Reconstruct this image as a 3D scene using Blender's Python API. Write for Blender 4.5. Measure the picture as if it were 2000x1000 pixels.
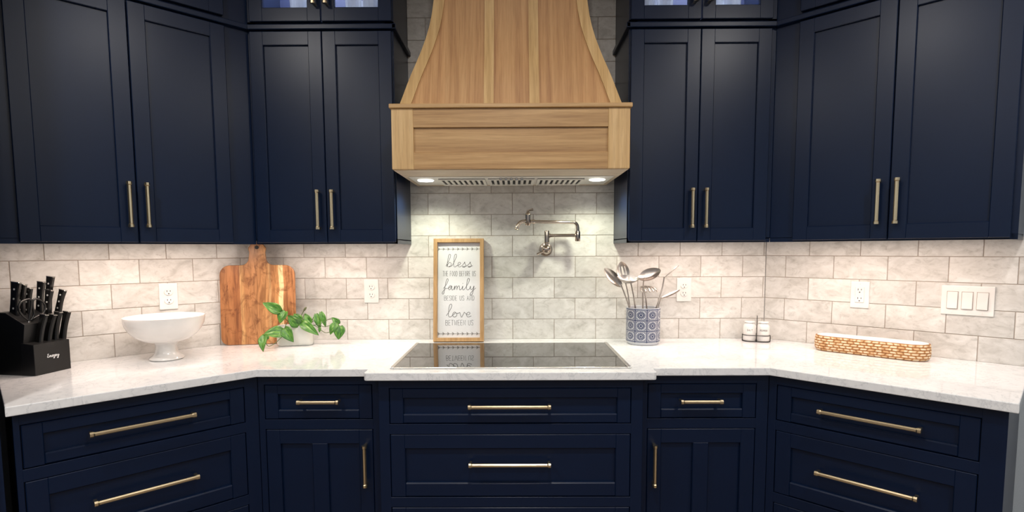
import bpy, bmesh, math, random
from mathutils import Vector, Matrix, noise
random.seed(7)
for o in list(bpy.data.objects):
    bpy.data.objects.remove(o, do_unlink=True)
SC = bpy.context.scene
COL = SC.collection
PI = math.pi

# ------------------------------------------------------------------ camera
F_PX, CY_PX = 1071.24, 572.59
CAM = Vector((0.00481, -2.70376, 1.35956))
PITCH, ROLL, YAW = 0.08012, -0.00433, -0.00535
_cp, _sp = math.cos(PITCH), math.sin(PITCH)
FWD = Vector((math.sin(YAW) * _cp, math.cos(YAW) * _cp, -_sp))
_r = Vector((math.cos(YAW), -math.sin(YAW), 0))
_u = _r.cross(FWD)
RGT = _r * math.cos(ROLL) + _u * math.sin(ROLL)
UPV = -_r * math.sin(ROLL) + _u * math.cos(ROLL)
cam_d = bpy.data.cameras.new('camera')
cam_d.sensor_width = 36.0
cam_d.lens = 36.0 * F_PX / 2000.0
cam_d.shift_y = (CY_PX - 500.0) / 2000.0
cam_d.clip_start = 0.05
cam = bpy.data.objects.new('camera', cam_d)
COL.objects.link(cam)
M = Matrix.Identity(4)
for i in range(3):
    M[i][0], M[i][1], M[i][2], M[i][3] = RGT[i], UPV[i], -FWD[i], CAM[i]
cam.matrix_world = M
SC.camera = cam


def ray(u, v):
    return FWD + RGT * ((u - 1000) / F_PX) - UPV * ((v - CY_PX) / F_PX)


def pix_y(u, v, y):
    """point of the pixel's ray on the vertical plane at depth y"""
    d = ray(u, v)
    return CAM + d * ((y - CAM.y) / d.y)


def pix_plane(u, v, p, n):
    d = ray(u, v)
    return CAM + d * ((p - CAM).dot(n) / d.dot(n))


# ------------------------------------------------------------------ world + exposure
W = bpy.data.worlds.new('world')
SC.world = W
W.use_nodes = True
W.node_tree.nodes['Background'].inputs[0].default_value = (0.75, 0.85, 1.0, 1)
W.node_tree.nodes['Background'].inputs[1].default_value = 0.3
SC.view_settings.view_transform = 'Standard'
SC.view_settings.look = 'None'
SC.view_settings.gamma = 1.0
SC.view_settings.use_curve_mapping = False
SC.view_settings.exposure = 0.0

# light levels (the lamps themselves are built with their fittings)
E_DOWN = 14.0       # one recessed ceiling downlight
E_HOOD = 9.5        # one hood spot
E_BAR = 4.7         # under-cabinet LED bar, watts per metre
E_PUCK = 7.0        # glass cabinet light
C_DOWN = (1.0, 0.955, 0.91)
C_HOOD = (0.98, 1.0, 0.80)
C_BAR = (1.0, 0.81, 0.70)
C_PUCK = (0.72, 0.78, 1.0)

# ------------------------------------------------------------------ geometry constants
XL, XR = -1.2487, 1.2379        # corners of the back wall
ZC = 0.914                      # worktop height
ZCEIL = 2.74
T22 = math.tan(PI / 8)
PW, PV = 0.20567, 0.1032        # tile pitch
ANG = {'B': 0.0, 'L': PI / 4, 'R': -PI / 4}
ORG = {'B': Vector((0, 0, 0)), 'L': Vector((XL, 0, 0)), 'R': Vector((XR, 0, 0))}


def wpt(w, x, off, z):
    """wall frame (x to the viewer's right, off = distance from the wall) -> world"""
    return ORG[w] + Matrix.Rotation(ANG[w], 3, 'Z') @ Vector((x, -off, z))


# ------------------------------------------------------------------ materials
MATS = {}


def new_mat(name):
    m = bpy.data.materials.new(name)
    m.use_nodes = True
    nt = m.node_tree
    b = nt.nodes['Principled BSDF']
    MATS[name] = m
    return m, nt, b


def N(nt, t, **kw):
    n = nt.nodes.new(t)
    for k, v in kw.items():
        if k.startswith('i_'):
            n.inputs[k[2:].replace('_', ' ')].default_value = v
        else:
            setattr(n, k, v)
    return n


def plain(name, col, rough=0.5, metal=0.0, spec=0.5, bump=0.0, bscale=200, coat=0.0, var=0.04):
    m, nt, b = new_mat(name)
    b.inputs['Roughness'].default_value = rough
    b.inputs['Metallic'].default_value = metal
    b.inputs['Specular IOR Level'].default_value = spec
    b.inputs['Coat Weight'].default_value = coat
    tc = N(nt, 'ShaderNodeTexCoord')
    nz = N(nt, 'ShaderNodeTexNoise', i_Scale=bscale if bump else 12.0, i_Detail=3.0)
    nt.links.new(tc.outputs['Object'], nz.inputs['Vector'])
    rp = N(nt, 'ShaderNodeValToRGB')
    rp.color_ramp.elements[0].position = 0.3
    rp.color_ramp.elements[1].position = 0.7
    rp.color_ramp.elements[0].color = tuple(c * (1 - var) for c in col) + (1,)
    rp.color_ramp.elements[1].color = tuple(min(1, c * (1 + var)) for c in col) + (1,)
    nt.links.new(nz.outputs['Fac'], rp.inputs['Fac'])
    nt.links.new(rp.outputs['Color'], b.inputs['Base Color'])
    if bump:
        bp = N(nt, 'ShaderNodeBump', i_Strength=bump, i_Distance=0.001)
        nt.links.new(nz.outputs['Fac'], bp.inputs['Height'])
        nt.links.new(bp.outputs['Normal'], b.inputs['Normal'])
    return m


def ramp(nt, stops):
    r = N(nt, 'ShaderNodeValToRGB')
    cr = r.color_ramp
    while len(cr.elements) < len(stops):
        cr.elements.new(0.5)
    for e, (p, c) in zip(cr.elements, stops):
        e.position = p
        e.color = tuple(c) + (1,)
    return r


def rnd_coords(nt, scale, k=7.0):
    """object coordinates, scaled, with a per-object random offset"""
    tc = N(nt, 'ShaderNodeTexCoord')
    oi = N(nt, 'ShaderNodeObjectInfo')
    mu = N(nt, 'ShaderNodeVectorMath', operation='MULTIPLY')
    mu.inputs[1].default_value = scale
    nt.links.new(tc.outputs['Object'], mu.inputs[0])
    cm = N(nt, 'ShaderNodeCombineXYZ')
    ml = N(nt, 'ShaderNodeMath', operation='MULTIPLY')
    ml.inputs[1].default_value = k
    nt.links.new(oi.outputs['Random'], ml.inputs[0])
    for s in 'XYZ':
        nt.links.new(ml.outputs[0], cm.inputs[s])
    ad = N(nt, 'ShaderNodeVectorMath', operation='ADD')
    nt.links.new(mu.outputs[0], ad.inputs[0])
    nt.links.new(cm.outputs[0], ad.inputs[1])
    return ad, oi


def marble_tile():
    m, nt, b = new_mat('marble_tile')
    v, oi = rnd_coords(nt, (1, 1, 1.6), 31.0)
    n1 = N(nt, 'ShaderNodeTexNoise', i_Scale=9.0, i_Detail=6.0, i_Roughness=0.62, i_Distortion=1.2)
    n2 = N(nt, 'ShaderNodeTexNoise', i_Scale=24.0, i_Detail=9.0, i_Roughness=0.72, i_Distortion=1.1)
    for n in (n1, n2):
        nt.links.new(v.outputs[0], n.inputs['Vector'])
    r1 = ramp(nt, [(0.30, (0.53, 0.51, 0.47)), (0.47, (0.65, 0.63, 0.59)), (0.70, (0.755, 0.74, 0.705))])
    nt.links.new(n1.outputs['Fac'], r1.inputs['Fac'])
    r2 = ramp(nt, [(0.34, (0.58, 0.56, 0.53)), (0.455, (0.93, 0.925, 0.915)), (0.6, (1.05, 1.05, 1.05))])
    nt.links.new(n2.outputs['Fac'], r2.inputs['Fac'])
    mx = N(nt, 'ShaderNodeMix', data_type='RGBA', blend_type='MULTIPLY')
    mx.inputs[0].default_value = 0.5
    nt.links.new(r1.outputs[0], mx.inputs[6])
    nt.links.new(r2.outputs[0], mx.inputs[7])
    hs = N(nt, 'ShaderNodeHueSaturation')
    mr = N(nt, 'ShaderNodeMapRange')
    mr.inputs[3].default_value = 0.92
    mr.inputs[4].default_value = 1.08
    nt.links.new(oi.outputs['Random'], mr.inputs[0])
    nt.links.new(mr.outputs[0], hs.inputs['Value'])
    nt.links.new(mx.outputs[2], hs.inputs['Color'])
    nt.links.new(hs.outputs[0], b.inputs['Base Color'])
    b.inputs['Roughness'].default_value = 0.38
    bp = N(nt, 'ShaderNodeBump', i_Strength=0.25, i_Distance=0.002)
    nt.links.new(n1.outputs['Fac'], bp.inputs['Height'])
    nt.links.new(bp.outputs['Normal'], b.inputs['Normal'])


def quartz():
    m, nt, b = new_mat('quartz')
    tc = N(nt, 'ShaderNodeTexCoord')
    n1 = N(nt, 'ShaderNodeTexNoise', i_Scale=7.0, i_Detail=7.0, i_Roughness=0.65, i_Distortion=2.0)
    n2 = N(nt, 'ShaderNodeTexNoise', i_Scale=60.0, i_Detail=4.0, i_Roughness=0.6)
    for n in (n1, n2):
        nt.links.new(tc.outputs['Object'], n.inputs['Vector'])
    r1 = ramp(nt, [(0.40, (0.86, 0.86, 0.86)), (0.482, (0.84, 0.84, 0.845)), (0.5, (0.66, 0.67, 0.68)),
                   (0.518, (0.85, 0.85, 0.85)), (0.65, (0.88, 0.88, 0.875))])
    nt.links.new(n1.outputs['Fac'], r1.inputs['Fac'])
    r2 = ramp(nt, [(0.36, (0.93, 0.93, 0.935)), (0.55, (1, 1, 1))])
    nt.links.new(n2.outputs['Fac'], r2.inputs['Fac'])
    mx = N(nt, 'ShaderNodeMix', data_type='RGBA', blend_type='MULTIPLY')
    mx.inputs[0].default_value = 0.7
    nt.links.new(r1.outputs[0], mx.inputs[6])
    nt.links.new(r2.outputs[0], mx.inputs[7])
    nt.links.new(mx.outputs[2], b.inputs['Base Color'])
    b.inputs['Roughness'].default_value = 0.06
    b.inputs['Specular IOR Level'].default_value = 0.8


def wood(name, stops, scale, rough=0.45, ray_scale=None, tone=0.10, bump=0.12, dist=0.6):
    """scale: small along the grain, large across it"""
    m, nt, b = new_mat(name)
    v, oi = rnd_coords(nt, scale, 23.0)
    n1 = N(nt, 'ShaderNodeTexNoise', i_Scale=1.0, i_Detail=5.0, i_Roughness=0.6, i_Distortion=dist)
    n2 = N(nt, 'ShaderNodeTexNoise', i_Scale=7.0, i_Detail=3.0, i_Roughness=0.6, i_Distortion=0.2)
    for n in (n1, n2):
        nt.links.new(v.outputs[0], n.inputs['Vector'])
    r1 = ramp(nt, stops)
    nt.links.new(n1.outputs['Fac'], r1.inputs['Fac'])
    r2 = ramp(nt, [(0.36, (0.74, 0.70, 0.66)), (0.55, (1, 1, 1))])
    nt.links.new(n2.outputs['Fac'], r2.inputs['Fac'])
    mx = N(nt, 'ShaderNodeMix', data_type='RGBA', blend_type='MULTIPLY')
    mx.inputs[0].default_value = 0.55
    nt.links.new(r1.outputs[0], mx.inputs[6])
    nt.links.new(r2.outputs[0], mx.inputs[7])
    hs = N(nt, 'ShaderNodeHueSaturation')
    mr = N(nt, 'ShaderNodeMapRange')
    mr.inputs[3].default_value = 1 - tone
    mr.inputs[4].default_value = 1 + tone
    nt.links.new(oi.outputs['Random'], mr.inputs[0])
    nt.links.new(mr.outputs[0], hs.inputs['Value'])
    nt.links.new(mx.outputs[2], hs.inputs['Color'])
    nt.links.new(hs.outputs[0], b.inputs['Base Color'])
    b.inputs['Roughness'].default_value = rough
    bp = N(nt, 'ShaderNodeBump', i_Strength=bump, i_Distance=0.001)
    nt.links.new(n2.outputs['Fac'], bp.inputs['Height'])
    nt.links.new(bp.outputs['Normal'], b.inputs['Normal'])


def glass_pane():
    m, nt, b = new_mat('pane_glass')
    nt.nodes.remove(b)
    out = nt.nodes['Material Output']
    tr = N(nt, 'ShaderNodeBsdfTransparent')
    tr.inputs[0].default_value = (0.93, 0.95, 0.97, 1)
    gl = N(nt, 'ShaderNodeBsdfGlossy')
    gl.inputs['Roughness'].default_value = 0.02
    fr = N(nt, 'ShaderNodeFresnel')
    fr.inputs[0].default_value = 1.45
    mx = N(nt, 'ShaderNodeMixShader')
    nt.links.new(fr.outputs[0], mx.inputs[0])
    nt.links.new(tr.outputs[0], mx.inputs[1])
    nt.links.new(gl.outputs[0], mx.inputs[2])
    nt.links.new(mx.outputs[0], out.inputs[0])


def emis(name, col, s):
    m, nt, b = new_mat(name)
    b.inputs['Base Color'].default_value = tuple(col) + (1,)
    b.inputs['Emission Color'].default_value = tuple(col) + (1,)
    b.inputs['Emission Strength'].default_value = s


def crock_mat():
    m, nt, b = new_mat('blue_white_pattern')
    uv = N(nt, 'ShaderNodeUVMap')
    uv.uv_map = 'UVMap'

    def vm(op, a, bb=None):
        n = N(nt, 'ShaderNodeVectorMath', operation=op)
        nt.links.new(a, n.inputs[0])
        if bb is not None:
            n.inputs[1].default_value = bb
        return n

    def mt(op, a, bb=None, cc=None):
        n = N(nt, 'ShaderNodeMath', operation=op)
        for i, q in enumerate((a, bb, cc)):
            if q is None:
                continue
            if isinstance(q, (int, float)):
                n.inputs[i].default_value = q
            else:
                nt.links.new(q, n.inputs[i])
        return n.outputs[0]
    fr = vm('FRACTION', uv.outputs[0])
    ce = vm('SUBTRACT', fr.outputs[0], (0.5, 0.5, 0))
    sp = N(nt, 'ShaderNodeSeparateXYZ')
    nt.links.new(ce.outputs[0], sp.inputs[0])
    x, y = sp.outputs[0], sp.outputs[1]
    ax, ay = mt('ABSOLUTE', x), mt('ABSOLUTE', y)
    sq = mt('MAXIMUM', ax, ay)
    rr = mt('SQRT', mt('ADD', mt('MULTIPLY', x, x), mt('MULTIPLY', y, y)))
    th = mt('ARCTAN2', y, x)
    pet = mt('MULTIPLY', mt('SINE', mt('MULTIPLY', th, 14.0)), 0.5)
    # blue where: cell border, square line, medallion with petals, centre
    border = mt('GREATER_THAN', sq, 0.455)
    line = mt('LESS_THAN', mt('ABSOLUTE', mt('SUBTRACT', sq, 0.40)), 0.018)
    disc = mt('LESS_THAN', rr, 0.35)
    petal = mt('MULTIPLY', mt('GREATER_THAN', pet, 0.36), mt('GREATER_THAN', rr, 0.20))
    wring = mt('LESS_THAN', mt('ABSOLUTE', mt('SUBTRACT', rr, 0.125)), 0.022)
    medal = mt('MULTIPLY', disc, mt('SUBTRACT', 1.0, mt('MINIMUM', mt('ADD', petal, wring), 1.0)))
    corner = mt('GREATER_THAN', mt('SINE', mt('MULTIPLY', rr, 95.0)), -0.35)
    corner = mt('MULTIPLY', corner, mt('GREATER_THAN', rr, 0.42))
    corner = mt('MULTIPLY', corner, mt('LESS_THAN', sq, 0.385))
    tot = mt('MINIMUM', mt('ADD', mt('ADD', border, line), mt('ADD', medal, corner)), 1.0)
    # plain white band at rim and foot
    s2 = N(nt, 'ShaderNodeSeparateXYZ')
    nt.links.new(uv.outputs[0], s2.inputs[0])
    inr = mt('MULTIPLY', mt('GREATER_THAN', s2.outputs[1], -0.12), mt('LESS_THAN', s2.outputs[1], 3.06))
    tot = mt('MULTIPLY', tot, inr)
    nz = N(nt, 'ShaderNodeTexNoise', i_Scale=20.0)
    nt.links.new(uv.outputs[0], nz.inputs['Vector'])
    tot = mt('MULTIPLY', tot, mt('MINIMUM', mt('ADD', mt('MULTIPLY', nz.outputs['Fac'], 0.6), 0.66), 1.0))
    mx = N(nt, 'ShaderNodeMix', data_type='RGBA')
    nt.links.new(tot, mx.inputs[0])
    mx.inputs[6].default_value = (0.56, 0.57, 0.60, 1)
    mx.inputs[7].default_value = (0.022, 0.036, 0.105, 1)
    nt.links.new(mx.outputs[2], b.inputs['Base Color'])
    b.inputs['Roughness'].default_value = 0.25


def basket_mat():
    m, nt, b = new_mat('carved_basket_wood')
    at = N(nt, 'ShaderNodeAttribute', attribute_name='carve')
    tc = N(nt, 'ShaderNodeTexCoord')
    nz = N(nt, 'ShaderNodeTexNoise', i_Scale=45.0, i_Detail=4.0)
    nt.links.new(tc.outputs['Object'], nz.inputs['Vector'])
    ad = N(nt, 'ShaderNodeMath', operation='MULTIPLY_ADD')
    nt.links.new(nz.outputs['Fac'], ad.inputs[0])
    ad.inputs[1].default_value = 0.5
    nt.links.new(at.outputs['Fac'], ad.inputs[2])
    r = ramp(nt, [(0.28, (0.23, 0.085, 0.022)), (0.58, (0.46, 0.205, 0.062)), (0.84, (0.66, 0.42, 0.20)), (0.98, (0.80, 0.66, 0.46))])
    nt.links.new(ad.outputs[0], r.inputs['Fac'])
    nt.links.new(r.outputs[0], b.inputs['Base Color'])
    b.inputs['Roughness'].default_value = 0.55


def leaf_mat():
    m, nt, b = new_mat('pothos_leaf')
    uv = N(nt, 'ShaderNodeUVMap')
    uv.uv_map = 'UVMap'
    oi = N(nt, 'ShaderNodeObjectInfo')
    ml = N(nt, 'ShaderNodeMath', operation='MULTIPLY')
    ml.inputs[1].default_value = 40.0
    nt.links.new(oi.outputs['Random'], ml.inputs[0])
    ad = N(nt, 'ShaderNodeVectorMath', operation='ADD')
    nt.links.new(uv.outputs[0], ad.inputs[0])
    nt.links.new(ml.outputs[0], ad.inputs[1])
    sc = N(nt, 'ShaderNodeVectorMath', operation='MULTIPLY')
    sc.inputs[1].default_value = (1.4, 4.5, 1)
    nt.links.new(ad.outputs[0], sc.inputs[0])
    nz = N(nt, 'ShaderNodeTexNoise', i_Scale=1.6, i_Detail=5.0, i_Roughness=0.6)
    nt.links.new(sc.outputs[0], nz.inputs['Vector'])
    r = ramp(nt, [(0.34, (0.018, 0.085, 0.012)), (0.50, (0.055, 0.185, 0.022)), (0.62, (0.13, 0.30, 0.04)), (0.72, (0.50, 0.58, 0.28))])
    nt.links.new(nz.outputs['Fac'], r.inputs['Fac'])
    nt.links.new(r.outputs[0], b.inputs['Base Color'])
    b.inputs['Roughness'].default_value = 0.35


def acacia_mat():
    """glued-up acacia staves: colour bands across the width, wavy figure along them"""
    m, nt, b = new_mat('acacia')
    tc = N(nt, 'ShaderNodeTexCoord')
    sp = N(nt, 'ShaderNodeSeparateXYZ')
    nt.links.new(tc.outputs['Object'], sp.inputs[0])

    def scaled(sc):
        q = N(nt, 'ShaderNodeVectorMath', operation='MULTIPLY')
        q.inputs[1].default_value = sc
        nt.links.new(tc.outputs['Object'], q.inputs[0])
        return q.outputs[0]
    wob = N(nt, 'ShaderNodeTexNoise', i_Scale=1.0, i_Detail=3.0, i_Roughness=0.5)
    nt.links.new(scaled((9, 1, 6)), wob.inputs['Vector'])
    pos = N(nt, 'ShaderNodeMath', operation='MULTIPLY_ADD')      # x/0.332 + 0.5
    nt.links.new(sp.outputs[0], pos.inputs[0])
    pos.inputs[1].default_value = 1 / .332
    pos.inputs[2].default_value = .5 - .035
    ad = N(nt, 'ShaderNodeMath', operation='MULTIPLY_ADD')
    nt.links.new(wob.outputs['Fac'], ad.inputs[0])
    ad.inputs[1].default_value = .07
    nt.links.new(pos.outputs[0], ad.inputs[2])
    r1 = ramp(nt, [(0.0, (0.34, 0.14, 0.05)), (0.14, (0.43, 0.18, 0.065)), (0.20, (0.31, 0.115, 0.038)), (0.265, (0.36, 0.14, 0.05)), (0.272, (0.60, 0.34, 0.14)),
                   (0.30, (0.56, 0.30, 0.115)), (0.33, (0.42, 0.19, 0.07)), (0.45, (0.46, 0.215, 0.085)), (0.56, (0.50, 0.24, 0.09)), (0.64, (0.54, 0.275, 0.105)), (0.66, (0.65, 0.40, 0.18)),
                   (0.69, (0.48, 0.22, 0.08)), (0.775, (0.52, 0.25, 0.09)), (0.785, (0.78, 0.58, 0.30)), (0.835, (0.80, 0.60, 0.32)), (0.845, (0.46, 0.20, 0.075)), (1.0, (0.50, 0.22, 0.085))])
    nt.links.new(ad.outputs[0], r1.inputs['Fac'])
    n2 = N(nt, 'ShaderNodeTexNoise', i_Scale=1.0, i_Detail=6.0, i_Roughness=0.62, i_Distortion=1.4)
    nt.links.new(scaled((44, 1, 5.5)), n2.inputs['Vector'])
    r2 = ramp(nt, [(0.36, (0.40, 0.32, 0.25)), (0.48, (0.82, 0.79, 0.75)), (0.60, (1.15, 1.15, 1.15))])
    nt.links.new(n2.outputs['Fac'], r2.inputs['Fac'])
    n3 = N(nt, 'ShaderNodeTexNoise', i_Scale=1.0, i_Detail=5.0, i_Roughness=0.7, i_Distortion=0.8)
    nt.links.new(scaled((16, 1, 13)), n3.inputs['Vector'])
    r3 = ramp(nt, [(0.36, (0.40, 0.31, 0.25)), (0.48, (1, 1, 1))])
    nt.links.new(n3.outputs['Fac'], r3.inputs['Fac'])
    col = r1.outputs[0]
    for rr, fac in ((r2, .75), (r3, .8)):
        mx = N(nt, 'ShaderNodeMix', data_type='RGBA', blend_type='MULTIPLY')
        mx.inputs[0].default_value = fac
        nt.links.new(col, mx.inputs[6])
        nt.links.new(rr.outputs[0], mx.inputs[7])
        col = mx.outputs[2]
    nt.links.new(col, b.inputs['Base Color'])
    b.inputs['Roughness'].default_value = 0.36


marble_tile()
quartz()
glass_pane()
crock_mat()
basket_mat()
leaf_mat()
plain('grout', (0.39, 0.335, 0.285), 0.9, bump=0.3, bscale=300)
plain('navy_paint', (0.0019, 0.0088, 0.0315), 0.33, spec=0.29, var=0.03)
plain('navy_inside', (0.014, 0.023, 0.07), 0.5)
plain('toe_dark', (0.006, 0.008, 0.014), 0.6)
plain('brass', (0.79, 0.655, 0.425), 0.27, metal=1.0)
plain('bronze_nickel', (0.52, 0.445, 0.37), 0.16, metal=1.0)
plain('steel', (0.62, 0.60, 0.57), 0.24, metal=1.0)
plain('steel_utensil', (0.54, 0.49, 0.45), 0.30, metal=1.0)
plain('liner_steel', (0.82, 0.80, 0.74), 0.4, metal=0.35)
plain('rivet_steel', (0.80, 0.79, 0.77), 0.4, metal=0.4)
plain('black_slot', (0.006, 0.006, 0.006), 0.7)
plain('cooktop_glass', (0.010, 0.010, 0.011), 0.02, spec=0.5, var=0.0)
MATS['cooktop_glass'].node_tree.nodes['Principled BSDF'].inputs['IOR'].default_value = 1.85
plain('wall_paint', (0.47, 0.52, 0.56), 0.8, bump=0.15, bscale=250)
plain('room_paint', (0.50, 0.555, 0.62), 0.85, bump=0.1)
plain('ceiling_paint', (0.80, 0.80, 0.79), 0.9, bump=0.1)
plain('white_plastic', (0.78, 0.755, 0.72), 0.35)
plain('slot_dark', (0.03, 0.027, 0.025), 0.6)
plain('ceramic_white', (0.80, 0.775, 0.74), 0.16, coat=0.3)
plain('ceramic_inside', (0.86, 0.86, 0.84), 0.3)
plain('black_block', (0.005, 0.005, 0.005), 0.45, bump=0.15, bscale=120)
plain('black_handle', (0.006, 0.006, 0.006), 0.25)
plain('logo_white', (0.75, 0.75, 0.75), 0.5)
plain('sign_white', (0.72, 0.72, 0.73), 0.75, bump=0.2, bscale=500)
plain('sign_ink', (0.10, 0.095, 0.09), 0.8)
plain('garland_ink', (0.30, 0.29, 0.275), 0.8)
plain('wire_black', (0.02, 0.018, 0.016), 0.4, metal=0.6)
plain('soil', (0.03, 0.02, 0.013), 0.95, bump=1.0, bscale=150)
plain('stem_green', (0.10, 0.14, 0.045), 0.5)
plain('bud_brown', (0.11, 0.12, 0.05), 0.5)
plain('planter_white', (0.70, 0.69, 0.63), 0.22, var=0.10)
plain('tray_white', (0.84, 0.83, 0.80), 0.4)
wood('oak_v', [(0.30, (0.36, 0.185, 0.082)), (0.5, (0.46, 0.255, 0.112)), (0.70, (0.54, 0.32, 0.148))], (38, 1.0, 1.2), 0.40, tone=0.14)
wood('oak_h', [(0.28, (0.31, 0.165, 0.060)), (0.5, (0.46, 0.27, 0.108)), (0.72, (0.57, 0.36, 0.16))], (1.4, 1.0, 38), 0.42)
wood('oak_light', [(0.28, (0.44, 0.27, 0.11)), (0.5, (0.56, 0.36, 0.155)), (0.72, (0.64, 0.44, 0.215))], (38, 1.0, 1.4), 0.42, tone=0.04)
wood('oak_lit', [(0.28, (0.52, 0.42, 0.30)), (0.5, (0.62, 0.52, 0.39)), (0.72, (0.70, 0.60, 0.46))], (1.8, 26, 26), 0.5, tone=0.03)  # hood underside oak, bounced lamp light painted in as a paler colour
wood('frame_wood', [(0.28, (0.36, 0.20, 0.075)), (0.5, (0.47, 0.28, 0.12)), (0.72, (0.55, 0.35, 0.16))], (40, 40, 3), 0.5, tone=0.0)
acacia_mat()
wood('floor_wood', [(0.28, (0.11, 0.075, 0.05)), (0.5, (0.16, 0.115, 0.08)), (0.72, (0.21, 0.155, 0.11))], (2, 14, 14), 0.4)
emis('lamp_down', C_DOWN, 6.0)
emis('lamp_hood', (1, 1, 0.95), 14.0)
emis('lamp_bar', C_BAR, 5.0)
emis('lamp_puck', C_PUCK, 6.0)


def drink_glass():
    m, nt, b = new_mat('drinking_glass')
    b.inputs['Base Color'].default_value = (0.96, 0.98, 1.0, 1)
    b.inputs['Roughness'].default_value = 0.06
    b.inputs['Transmission Weight'].default_value = 0.62  # partly opaque white body stands in for bright refractions in clear glass
    b.inputs['IOR'].default_value = 1.45


drink_glass()


# ------------------------------------------------------------------ mesh helpers
def bbox(bm, x0, x1, y0, y1, z0, z1, bev=0.0, seg=1):
    t = bmesh.new()
    bmesh.ops.create_cube(t, size=1.0)
    for v in t.verts:
        v.co = Vector((x0 + (v.co.x + .5) * (x1 - x0), y0 + (v.co.y + .5) * (y1 - y0), z0 + (v.co.z + .5) * (z1 - z0)))
    if bev > 0:
        bmesh.ops.bevel(t, geom=list(t.edges), offset=bev, segments=seg, affect='EDGES', profile=0.5)
    merge(bm, t)


def merge(bm, t, mat=None):
    if mat is not None:
        bmesh.ops.transform(t, matrix=mat, verts=t.verts)
    me = bpy.data.meshes.new('tmp')
    t.to_mesh(me)
    t.free()
    bm.from_mesh(me)
    bpy.data.meshes.remove(me)


def prism(bm, poly, z0, z1, bev=0.0, seg=2):
    t = bmesh.new()
    lo = [t.verts.new((x, y, z0)) for x, y in poly]
    hi = [t.verts.new((x, y, z1)) for x, y in poly]
    n = len(poly)
    t.faces.new(lo[::-1])
    t.faces.new(hi)
    for i in range(n):
        t.faces.new((lo[i], lo[(i + 1) % n], hi[(i + 1) % n], hi[i]))
    bmesh.ops.recalc_face_normals(t, faces=t.faces)
    if bev > 0:
        ed = [e for e in t.edges if abs(e.verts[0].co.z - e.verts[1].co.z) < 1e-6]
        bmesh.ops.bevel(t, geom=ed, offset=bev, segments=seg, affect='EDGES', profile=0.5)
    merge(bm, t)


def lathe(bm, prof, seg=32, loc=(0, 0, 0), sx=1.0, sy=1.0):
    rings = []
    L = Vector(loc)
    for r, z in prof:
        if r < 1e-6:
            rings.append([bm.verts.new(L + Vector((0, 0, z)))])
        else:
            rings.append([bm.verts.new(L + Vector((sx * r * math.cos(2 * PI * k / seg), sy * r * math.sin(2 * PI * k / seg), z))) for k in range(seg)])
    for a, b in zip(rings, rings[1:]):
        for k in range(seg):
            k2 = (k + 1) % seg
            if len(a) == 1 and len(b) == 1:
                continue
            if len(a) == 1:
                bm.faces.new((a[0], b[k2], b[k]))
            elif len(b) == 1:
                bm.faces.new((a[k], a[k2], b[0]))
            else:
                bm.faces.new((a[k], a[k2], b[k2], b[k]))
    return rings


def frames(pts):
    tans = []
    for i in range(len(pts)):
        a = pts[max(0, i - 1)]
        b = pts[min(len(pts) - 1, i + 1)]
        d = (b - a)
        tans.append(d.normalized() if d.length > 1e-9 else Vector((0, 0, 1)))
    up = Vector((0, 0, 1)) if abs(tans[0].z) < 0.9 else Vector((0, 1, 0))
    n = (up - tans[0] * up.dot(tans[0])).normalized()
    out = []
    for t in tans:
        n = (n - t * n.dot(t))
        n = n.normalized() if n.length > 1e-6 else Vector((1, 0, 0))
        out.append((t, n, t.cross(n)))
    return out


def tube(bm, pts, r, seg=10, sx=1.0, sy=1.0):
    """r: number or list; capped"""
    pts = [Vector(p) for p in pts]
    rs = r if isinstance(r, (list, tuple)) else [r] * len(pts)
    fr = frames(pts)
    rings = []
    for p, q, (t, n, b) in zip(pts, rs, fr):
        rings.append([bm.verts.new(p + n * (sx * q * math.cos(2 * PI * k / seg)) + b * (sy * q * math.sin(2 * PI * k / seg))) for k in range(seg)])
    for a, b in zip(rings, rings[1:]):
        for k in range(seg):
            bm.faces.new((a[k], a[(k + 1) % seg], b[(k + 1) % seg], b[k]))
    bm.faces.new(rings[0][::-1])
    bm.faces.new(rings[-1])


def spline(pts, n=6):
    P = [Vector(p) for p in pts]
    out = []
    for i in range(len(P) - 1):
        p0, p1, p2, p3 = P[max(0, i - 1)], P[i], P[i + 1], P[min(len(P) - 1, i + 2)]
        for k in range(n):
            t = k / n
            out.append(0.5 * ((2 * p1) + (p2 - p0) * t + (2 * p0 - 5 * p1 + 4 * p2 - p3) * t * t + (3 * p1 - p0 - 3 * p2 + p3) * t ** 3))
    out.append(P[-1])
    return out


def mesh(bm, name, mats, smooth=False, autos=None):
    bmesh.ops.recalc_face_normals(bm, faces=bm.faces)
    me = bpy.data.meshes.new(name)
    bm.to_mesh(me)
    bm.free()
    for m in (mats if isinstance(mats, (list, tuple)) else [mats]):
        me.materials.append(MATS[m])
    if smooth:
        for p in me.polygons:
            p.use_smooth = True
        if autos:
            me.set_sharp_from_angle(angle=math.radians(autos))
    return me


def link(name, data, parent=None, loc=None):
    o = bpy.data.objects.new(name, data)
    COL.objects.link(o)
    if parent is not None:
        o.parent = parent
    if loc is not None:
        o.location = loc
    return o


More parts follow.
